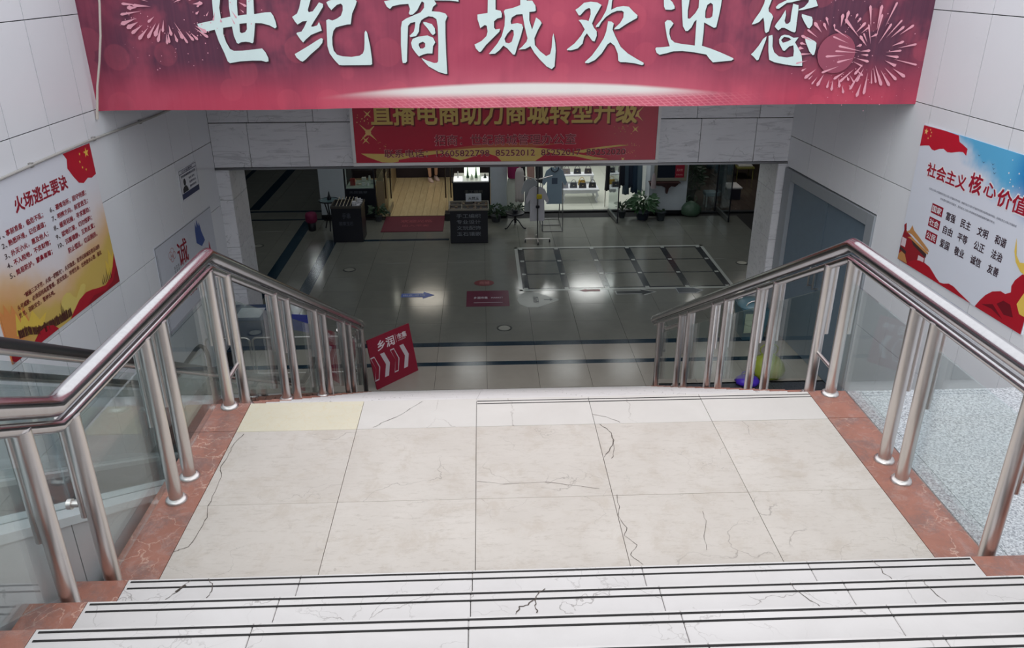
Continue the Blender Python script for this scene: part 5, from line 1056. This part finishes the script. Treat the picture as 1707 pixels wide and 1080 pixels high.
plant(-1.97+.0,14.55,F,.16,.2,60,'small dark plant at the left edge of the red doormat',(.07,.1),seed=13,L=.12)
# rolling rack 1
o = (.91,13.18,F); t = E('rolling_clothes_rack', o, 'single pole rolling clothes rack with white shirts and a yellow tag', 'clothes rack')
mk('pole', B(o).cyl((.91,13.18),.011,F+.06,-.75,12), MAT['dsteel'], t, loc=(0,0,0)); mk('base_bar', B(o).tube([(.70,13.16,F+.06),(1.12,13.16,F+.06)], .010, 10), MAT['steel'], t, loc=(0,0,0)); mk('base_bar', B(o).tube([(.91,13.0,F+.06),(.91,13.4,F+.06)], .010, 10), MAT['steel'], t, loc=(0,0,0)); mk('top_bar', B(o).tube([(.66,13.3,-1.12),(.91,13.18,-1.15),(1.16,13.3,-1.12)], .009, 10), MAT['steel'], t, loc=(0,0,0))
for x, y in ((.70,13.16),(1.12,13.16),(.91,13.0),(.91,13.4)):
    w_ = mk('caster', B(o).tube([(x-.01,y,F+.028),(x+.01,y,F+.028)], .027, 14), BLK, t, loc=(0,0,0)); mk('fork', B(o).box((x-.014,y-.006,F+.03),(x+.014,y+.006,F+.06)), MAT['steel'], w_, loc=(0,0,0))
mk('yellow_tag', B(o).box((.885,13.10,-1.47),(.975,13.125,-1.385),.012), M((190,170,30),.4), t, loc=(0,0,0)); mk('clamp', B(o).lathe((.91,13.18),[(.03,-1.64),(.035,-1.62),(.03,-1.60)],12), BLK, t, loc=(0,0,0))
tee(.905,13.24,-1.88,-1.28,.30,M((196,194,202),.7),'pale lilac shirt at the front of the single pole rack'); tee(.80,13.38,-1.75,-1.18,.25,M((172,176,180),.7),'grey shirt behind the lilac shirt on the single pole rack')
cloth('blouse', .64,14.0,-1.75,-1.15,.16,.16,M((190,182,180),.7),'patterned pale blouse hanging left of the grey shirt', seed=5)
# rack 2 A-frame
o = (1.22,14.1,F); t = E('clothes_rack', o, 'thin steel clothes rack holding the blue grey shirt', 'clothes rack')
for x in (1.04,1.40):
    mk('upright', B(o).tube([(x,13.74,F+.01),(x,14.0,-.95),(x,14.1,-.75)], .008, 8), MAT['dsteel'], t, loc=(0,0,0)); mk('upright', B(o).tube([(x,14.5,F+.01),(x,14.15,-.75)], .008, 8), MAT['dsteel'], t, loc=(0,0,0))
    mk('foot_bar', B(o).tube([(x,13.74,F+.01),(x,14.5,F+.01)], .008, 8), MAT['dsteel'], t, loc=(0,0,0))
for y in (13.74,14.12,14.5): mk('shelf_bar', B(o).tube([(1.04,y,F+.01),(1.40,y,F+.01)], .008, 8), MAT['dsteel'], t, loc=(0,0,0))
mk('top_bar', B(o).tube([(1.0,14.12,-.75),(1.44,14.12,-.75)], .010, 8), MAT['dsteel'], t, loc=(0,0,0))
t = tee(1.25,13.86,-1.76,-1.10,.33,M((136,156,172),.7),'blue grey shirt with a dark square print on the steel rack'); mk('printed_square', B().box((-.05,-.018,.36),(.05,-.016,.47)), M((70,84,104),.6), t, loc=(0,0,0)); mk('collar', B().tube([(-.07,-.02,.66),(-.05,-.025,.60),(0,-.028,.575),(.05,-.025,.60),(.07,-.02,.66)], .008, 6), BLK, t, loc=(0,0,0))
# white table with bags
o = (1.95,15.9,F); t = E('white_table', o, 'low white table with curved legs inside the bag shop', 'table'); WHT = M((226,228,232),.35)
mk('tabletop', B(o).box((1.55,15.55,-1.99),(2.30,16.2,-1.955),.006), WHT, t, loc=(0,0,0)); mk('apron', B(o).box((1.58,15.58,-2.04),(2.27,16.17,-1.99),.004), WHT, t, loc=(0,0,0))
for x, s_ in ((1.60,-1),(2.25,1)):
    for y in (15.6,16.14): mk('leg', B(o).tube([(x,y,-2.03),(x+.02*s_,y,-2.09),(x-.01*s_,y,-2.17),(x+.02*s_,y,F+.012)], [.024,.026,.014,.018], 8), WHT, t, loc=(0,0,0))
mk('upper_shelf', B(o).box((1.55,16.02,-1.80),(2.25,16.3,-1.775),.004).box((1.56,16.04,-1.955),(1.59,16.28,-1.80)).box((2.21,16.04,-1.955),(2.24,16.28,-1.80)), WHT, t, loc=(0,0,0))
bags_ = [(1.62,15.7,-1.955,(150,150,158),'grey handbag at the left end of the white table'),(1.80,15.72,-1.955,(70,72,80),'dark grey handbag beside the grey one on the white table'),(1.98,15.7,-1.955,(48,46,50),'black handbag in the middle of the white table'),(2.18,15.72,-1.955,(30,30,34),'black handbag at the right end of the white table'),(1.99,15.92,-1.955,(184,150,60),'mustard yellow handbag behind the black ones'),(1.70,16.16,-1.775,(120,112,112),'taupe handbag on the upper shelf, left'),(1.92,16.16,-1.775,(52,54,60),'charcoal handbag on the upper shelf, middle'),(2.14,16.16,-1.775,(64,58,60),'dark brown handbag on the upper shelf, right')]
for x, y, z, c_, lb in bags_:
    o = (x,y,z); t = E('handbag', o, lb, 'handbag'); w = .075
    mk('bag_body', B(o).hexa([(x-w,y-.035,z),(x+w,y-.035,z),(x+w,y+.035,z),(x-w,y+.035,z),(x-w*.85,y-.015,z+.10),(x+w*.85,y-.015,z+.10),(x+w*.85,y+.015,z+.10),(x-w*.85,y+.015,z+.10)]), M(c_,.4), t, loc=(0,0,0)); mk('handle', B(o).tube([(x-.045,y,z+.095)]+[(x-.045*cos(q),y,z+.10+.06*sin(q)) for q in (.4,1.0,1.57,2.1,2.7)]+[(x+.045,y,z+.095)], .005, 6), M(c_,.4), t, loc=(0,0,0)); mk('clasp', B(o).box((x-.012,y-.034,z+.045),(x+.012,y-.028,z+.06)), M((190,180,140),.3,.8), t, loc=(0,0,0))
# patterned garments behind
for i, (x, c_) in enumerate(((.74,(30,26,30)),(.92,(190,150,140)),(1.08,(40,40,46)),(1.45,(200,200,206)))):
    cloth('blouse', x,15.35,-1.85+.05*i,-1.2,.15,.15,M(c_,.7),('black blouse left of the rolling rack inside the bag shop','pink blouse behind the rolling rack','dark striped blouse behind the blue grey shirt','white blouse right of the blue grey shirt')[i],seed=20+i)
# garments on rail
o = (2.78,15.3,-1.25); t = E('clothes_rail', o, 'steel clothes rail full of skirts inside the bag shop', 'clothes rail'); mk('rail', B(o).tube([(2.36,15.3,-1.05),(3.1,15.3,-1.05)], .01, 10), MAT['steel'], t, loc=(0,0,0)); 
for x in (2.38,3.08): mk('leg', B(o).tube([(x,15.3,-1.05),(x,15.3,F+.01)], .01, 8), MAT['steel'], t, loc=(0,0,0))
for i, (x, z0, c_, lb) in enumerate([(2.43,-1.90,(16,18,24),'black pleated skirt at the left end of the clothes rail'),(2.52,-1.93,(24,24,30),'charcoal skirt second from left on the rail'),(2.61,-1.86,(52,58,66),'slate skirt with long ties on the rail'),(2.70,-1.80,(16,22,40),'navy skirt in the middle of the rail'),(2.78,-1.98,(66,84,98),'grey blue ribbed skirt hanging lowest on the rail'),(2.86,-1.84,(20,34,56),'deep blue skirt right of the ribbed one'),(2.94,-1.95,(30,54,76),'long teal blue skirt on the rail'),(3.03,-2.0,(90,108,120),'pale blue striped skirt at the right end of the rail')]):
    cloth('skirt', x,15.3,z0,-1.12,.13,.10,M(c_,.7),lb,'skirts on the clothes rail',thick=.10,seed=30+i,yaw=.3)
# open glass door leaves with metal bottom rails
for (x0,y0),(x1,y1),lb in (((2.39,14.87),(2.45,14.16),'open glass door leaf of the bag shop beside the plants'),((4.50,14.93),(4.51,14.14),'open glass door leaf of the clothes shop at the right')):
    o = (x0,y0,F); t = E('glass_door', o, lb, 'door'); d = Vector((x1-x0,y1-y0,0)).normalized(); q = Vector((-d.y,d.x,0))
    def pr8(za, zb, th): a = Vector((x0,y0,0)); c_ = Vector((x1,y1,0)); return [a-q*th+Vector((0,0,za)),a+q*th+Vector((0,0,za)),c_+q*th+Vector((0,0,za)),c_-q*th+Vector((0,0,za)),a-q*th+Vector((0,0,zb)),a+q*th+Vector((0,0,zb)),c_+q*th+Vector((0,0,zb)),c_-q*th+Vector((0,0,zb))]
    mk('glass_pane', B(o).hexa(pr8(F+.09,.2,.005)), MAT['glass'], t, loc=(0,0,0)); mk('bottom_rail', B(o).hexa(pr8(F+.012,F+.09,.018)), M((120,122,120),.35,.6), t, loc=(0,0,0)); mk('edge_strip', B(o).box((x1-.01,y1-.012,F+.01),(x1+.01,y1,.2)), BLK, t, loc=(0,0,0))
# plants in front
plant(2.60,14.55,F,.10,.2,60,'small potted plant beside the open glass door leaf',(.07,.13),M((44,50,56),.6),seed=41,L=.12)
plant(2.96,14.42,F,.22,.34,170,'largest bushy potted plant between the door leaf and the white column',(.13,.15),M((36,44,60),.6),LEAF2,seed=42,L=.17)
plant(3.29,14.34,F,.06,.03,16,'squat dark pot with a few short leaves beside the bushy plant',(.09,.17),M((48,56,62),.6),seed=43,L=.06)
bag(3.92,14.62,.18,.28, M((70,96,78),.4), 'grey green plastic bag at the foot of the white column', seed=4)
# framed display and wooden shelf on the right column
o = (3.49,14.70,-1.3); t = E('wall_display', o, 'framed display with a red panel on the white column', 'display')
mk('frame', B(o).box((3.19,14.66,-1.58),(3.80,14.72,-1.52),.004).box((3.19,14.66,-1.52),(3.24,14.72,-1.0),.004).box((3.75,14.66,-1.52),(3.80,14.72,-1.0),.004).box((3.19,14.66,-1.0),(3.80,14.72,-.95),.004), M((132,130,116),.4), t, loc=(0,0,0))
mk('screen', B(o).box((3.24,14.68,-1.52),(3.58,14.715,-1.0)), M((26,34,48),.15), t, loc=(0,0,0)); mk('red_panel', B(o).box((3.58,14.68,-1.52),(3.75,14.715,-1.0)), M((150,24,48),.35), t, loc=(0,0,0)); mk('lettering', text(text(B(o), Plane((0,14.68,0),(1,0,0),(0,0,1)), '消火栓', 3.60,-1.40,.12,.05,.001,.0), Plane((0,14.68,0),(1,0,0),(0,0,1)), '使用方法', 3.60,-1.48,.12,.03,.001,.0), M((226,170,170),.5), t, loc=(0,0,0))
o = (3.38,14.66,-1.62); t = E('wooden_wall_shelf', o, 'dark reddish carved wooden shelf under the framed display', 'shelf')
PW = Plane((0,14.72,0),(1,0,0),(0,0,1)); mk('carved_front', B(o).poly(PW, [[(3.10,-1.585),(3.66,-1.585),(3.655,-1.64),(3.60,-1.69),(3.52,-1.68),(3.48,-1.72),(3.46,-1.82),(3.43,-1.82),(3.42,-1.71),(3.34,-1.67),(3.24,-1.66),(3.17,-1.70),(3.12,-1.67)]], .0, .06), M((58,26,30),.4), t, loc=(0,0,0)); mk('top_board', B(o).box((3.09,14.56,-1.60),(3.67,14.72,-1.585),.003), M((66,30,34),.35), t, loc=(0,0,0))
mk('hanging_cloth', B((3.16,14.6,-1.5)).lathe((3.16,14.55),[(.05,-1.68),(.045,-1.55),(.03,-1.45),(.01,-1.40)],12), M((160,146,150),.7), label='small pale cloth hanging at the left end of the wooden shelf', cat='cloth')

# ================================================================ clothes shop (C)
o = (4.2,14.85,F); t = E('shop_front_glass', o, 'glass front of the dark clothes shop at the right', 'shop window')
for x0, x1 in ((3.87,4.44),(5.35,6.3)): mk('glass_pane', B(o).box((x0,14.845,F+.02),(x1,14.855,-.29)), MAT['glass'], t, loc=(0,0,0))
for x in (3.86,4.45,5.34,6.31): mk('mullion', B(o).box((x-.012,14.845,F+.015),(x+.012,14.87,-.29)), BLK, t, loc=(0,0,0))
plant(4.1,15.5,F,.26,.5,150,'tall dark plant behind the glass of the clothes shop',(.12,.3),M((52,56,60),.6),seed=51,L=.16)
plant(4.35,16.5,F,.24,.42,130,'second dark plant deeper inside the clothes shop',(.12,.4),M((52,56,60),.6),seed=52,L=.16)
o = (4.45,15.25,F); t = E('white_stool', o, 'pale square stool on white legs behind the clothes shop glass', 'stool')
mk('seat', B(o).box((4.33,15.13,-2.02),(4.57,15.37,-1.94),.012), M((128,148,158),.5), t, loc=(0,0,0))
for x in (4.36,4.54):
    for y in (15.16,15.34): mk('leg', B(o).tube([(x,y,-2.02),(x,y,F+.01)], [.014,.018], 8), M((190,194,194),.5), t, loc=(0,0,0))
o = (5.05,15.9,F); t = E('display_table', o, 'low dark display box with a white top in the clothes shop', 'table'); mk('body', B(o).box((4.93,15.7,F),(5.2,16.1,-2.02),.004), M((58,56,70),.5), t, loc=(0,0,0)); mk('top', B(o).box((4.91,15.68,-2.02),(5.22,16.12,-1.99),.003), MAT['white'], t, loc=(0,0,0))
for i, (x, y, c_, lb) in enumerate(((4.75,15.6,(110,124,134),'grey coat on a stand inside the clothes shop'),(4.85,15.9,(30,34,44),'dark coat behind the grey coat in the clothes shop'),(5.05,16.9,(24,70,96),'bright teal dress deep inside the clothes shop'),(5.28,16.9,(30,84,110),'lighter teal dress beside the other teal one'),(4.95,17.2,(60,84,104),'blue grey dress left of the teal dresses'))):
    cloth('coat', x,y,(-2.05,-2.0,-1.98,-2.0,-1.95)[i],-1.3,.17,.18,M(c_,.7),lb,thick=.1,seed=60+i)
o = (5.75,17.4,F); t = E('shop_chair', o, 'yellow framed dark chair deep inside the clothes shop', 'chair')
YL = M((140,140,80),.4)
for x in (5.6,5.95):
    for y in (17.3,17.6): mk('leg', B(o).tube([(x,y,-2.0),(x,y,F+.01)], .012, 8), YL, t, loc=(0,0,0))
mk('seat', B(o).box((5.58,17.27,-2.0),(5.97,17.63,-1.95),.008), YL, t, loc=(0,0,0)); mk('backrest', B(o).box((5.6,17.6,-1.95),(5.95,17.63,-1.6),.006), M((30,30,40),.5), t, loc=(0,0,0)); mk('cushion', B(o).box((5.62,17.3,-1.95),(5.93,17.58,-1.91),.01), M((220,222,220),.6), t, loc=(0,0,0))
# ================================================================ customer inside the jewellery shop (only the lower legs show under the lintel)
def skin_body(name, joints, edges, mat, parent):
    me = bpy.data.meshes.new(name); me.from_pydata([j[:3] for j in joints], edges, []); me.materials.append(mat)
    o = bpy.data.objects.new(name, me); COL.objects.link(o); o.parent = parent
    m = o.modifiers.new('skin', 'SKIN'); m.use_smooth_shade = True
    for i, j in enumerate(joints): me.skin_vertices[0].data[i].radius = (j[3], j[3]*(j[4] if len(j) > 4 else 1))
    me.skin_vertices[0].data[0].use_root = True
    s_ = o.modifiers.new('sub', 'SUBSURF'); s_.levels = 1; s_.render_levels = 2
    return o
k = .9
o = (-1.12,17.55,F+.01); t = E('person', o, 'person with bare ankles and pale shoes at the back of the jewellery shop', 'person', rz=.5)
J = [(0,0,.92,.13,.8),(0,0,1.1,.125,.8),(0,0,1.3,.15,.75),(0,0,1.42,.07),(0,-.01,1.50,.055),(0,-.01,1.58,.085),(0,-.01,1.66,.08),
     (.09,0,.86,.085),(.10,0,.48,.055),(.10,.02,.10,.038),(-.09,0,.86,.085),(-.10,-.02,.48,.055),(-.10,-.06,.10,.038),
     (.19,0,1.36,.05),(.23,.02,1.08,.04),(.21,-.08,.86,.03),(-.19,0,1.36,.05),(-.23,.02,1.08,.04),(-.15,-.14,.98,.03)]
J = [(a[0]*k,a[1]*k,a[2]*k,a[3]*k)+tuple(a[4:]) for a in J]
Ed = [(0,1),(1,2),(2,3),(3,4),(4,5),(5,6),(0,7),(7,8),(8,9),(0,10),(10,11),(11,12),(2,13),(13,14),(14,15),(2,16),(16,17),(17,18)]
J_skin = skin_body('body', J, Ed, M((206,162,140),.5), t)
b = B(); b.lathe((0,0),[(.21*k,.66*k),(.20*k,.8*k),(.165*k,.98*k),(.17*k,1.2*k),(.19*k,1.34*k),(.08*k,1.43*k)],20); mk('clothing', b, M((60,64,84),.7), t)
b = B(); b.lathe((0,-.01*k),[(.085*k,1.50*k),(.098*k,1.58*k),(.095*k,1.68*k),(.05*k,1.75*k),(.01,1.765*k)],16); hr = mk('hair', b, M((24,20,20),.5), t, loc=(0,.012,0))
for x, y in ((.10*k,.02*k),(-.10*k,-.06*k)):
    b = B(); n = 12
    vs = []; fs = []
    for q, (z, w, l) in enumerate(((0,.045,.12),(.02,.047,.122),(.05,.042,.10),(.085,.036,.05))):
        for j in range(n): a = 2*pi*j/n; vs.append((x+w*cos(a), y-.03+(l*sin(a))*(1 if sin(a) < 0 else .7)+(0.02*q if q > 1 else 0), z))
    for q in range(3):
        for j in range(n): fs.append((q*n+j,q*n+(j+1)%n,(q+1)*n+(j+1)%n,(q+1)*n+j))
    fs += [tuple(range(n))[::-1], tuple(range(3*n,4*n))]
    b.add(vs, fs, True); mk('shoe', b, M((214,190,186),.5), t)
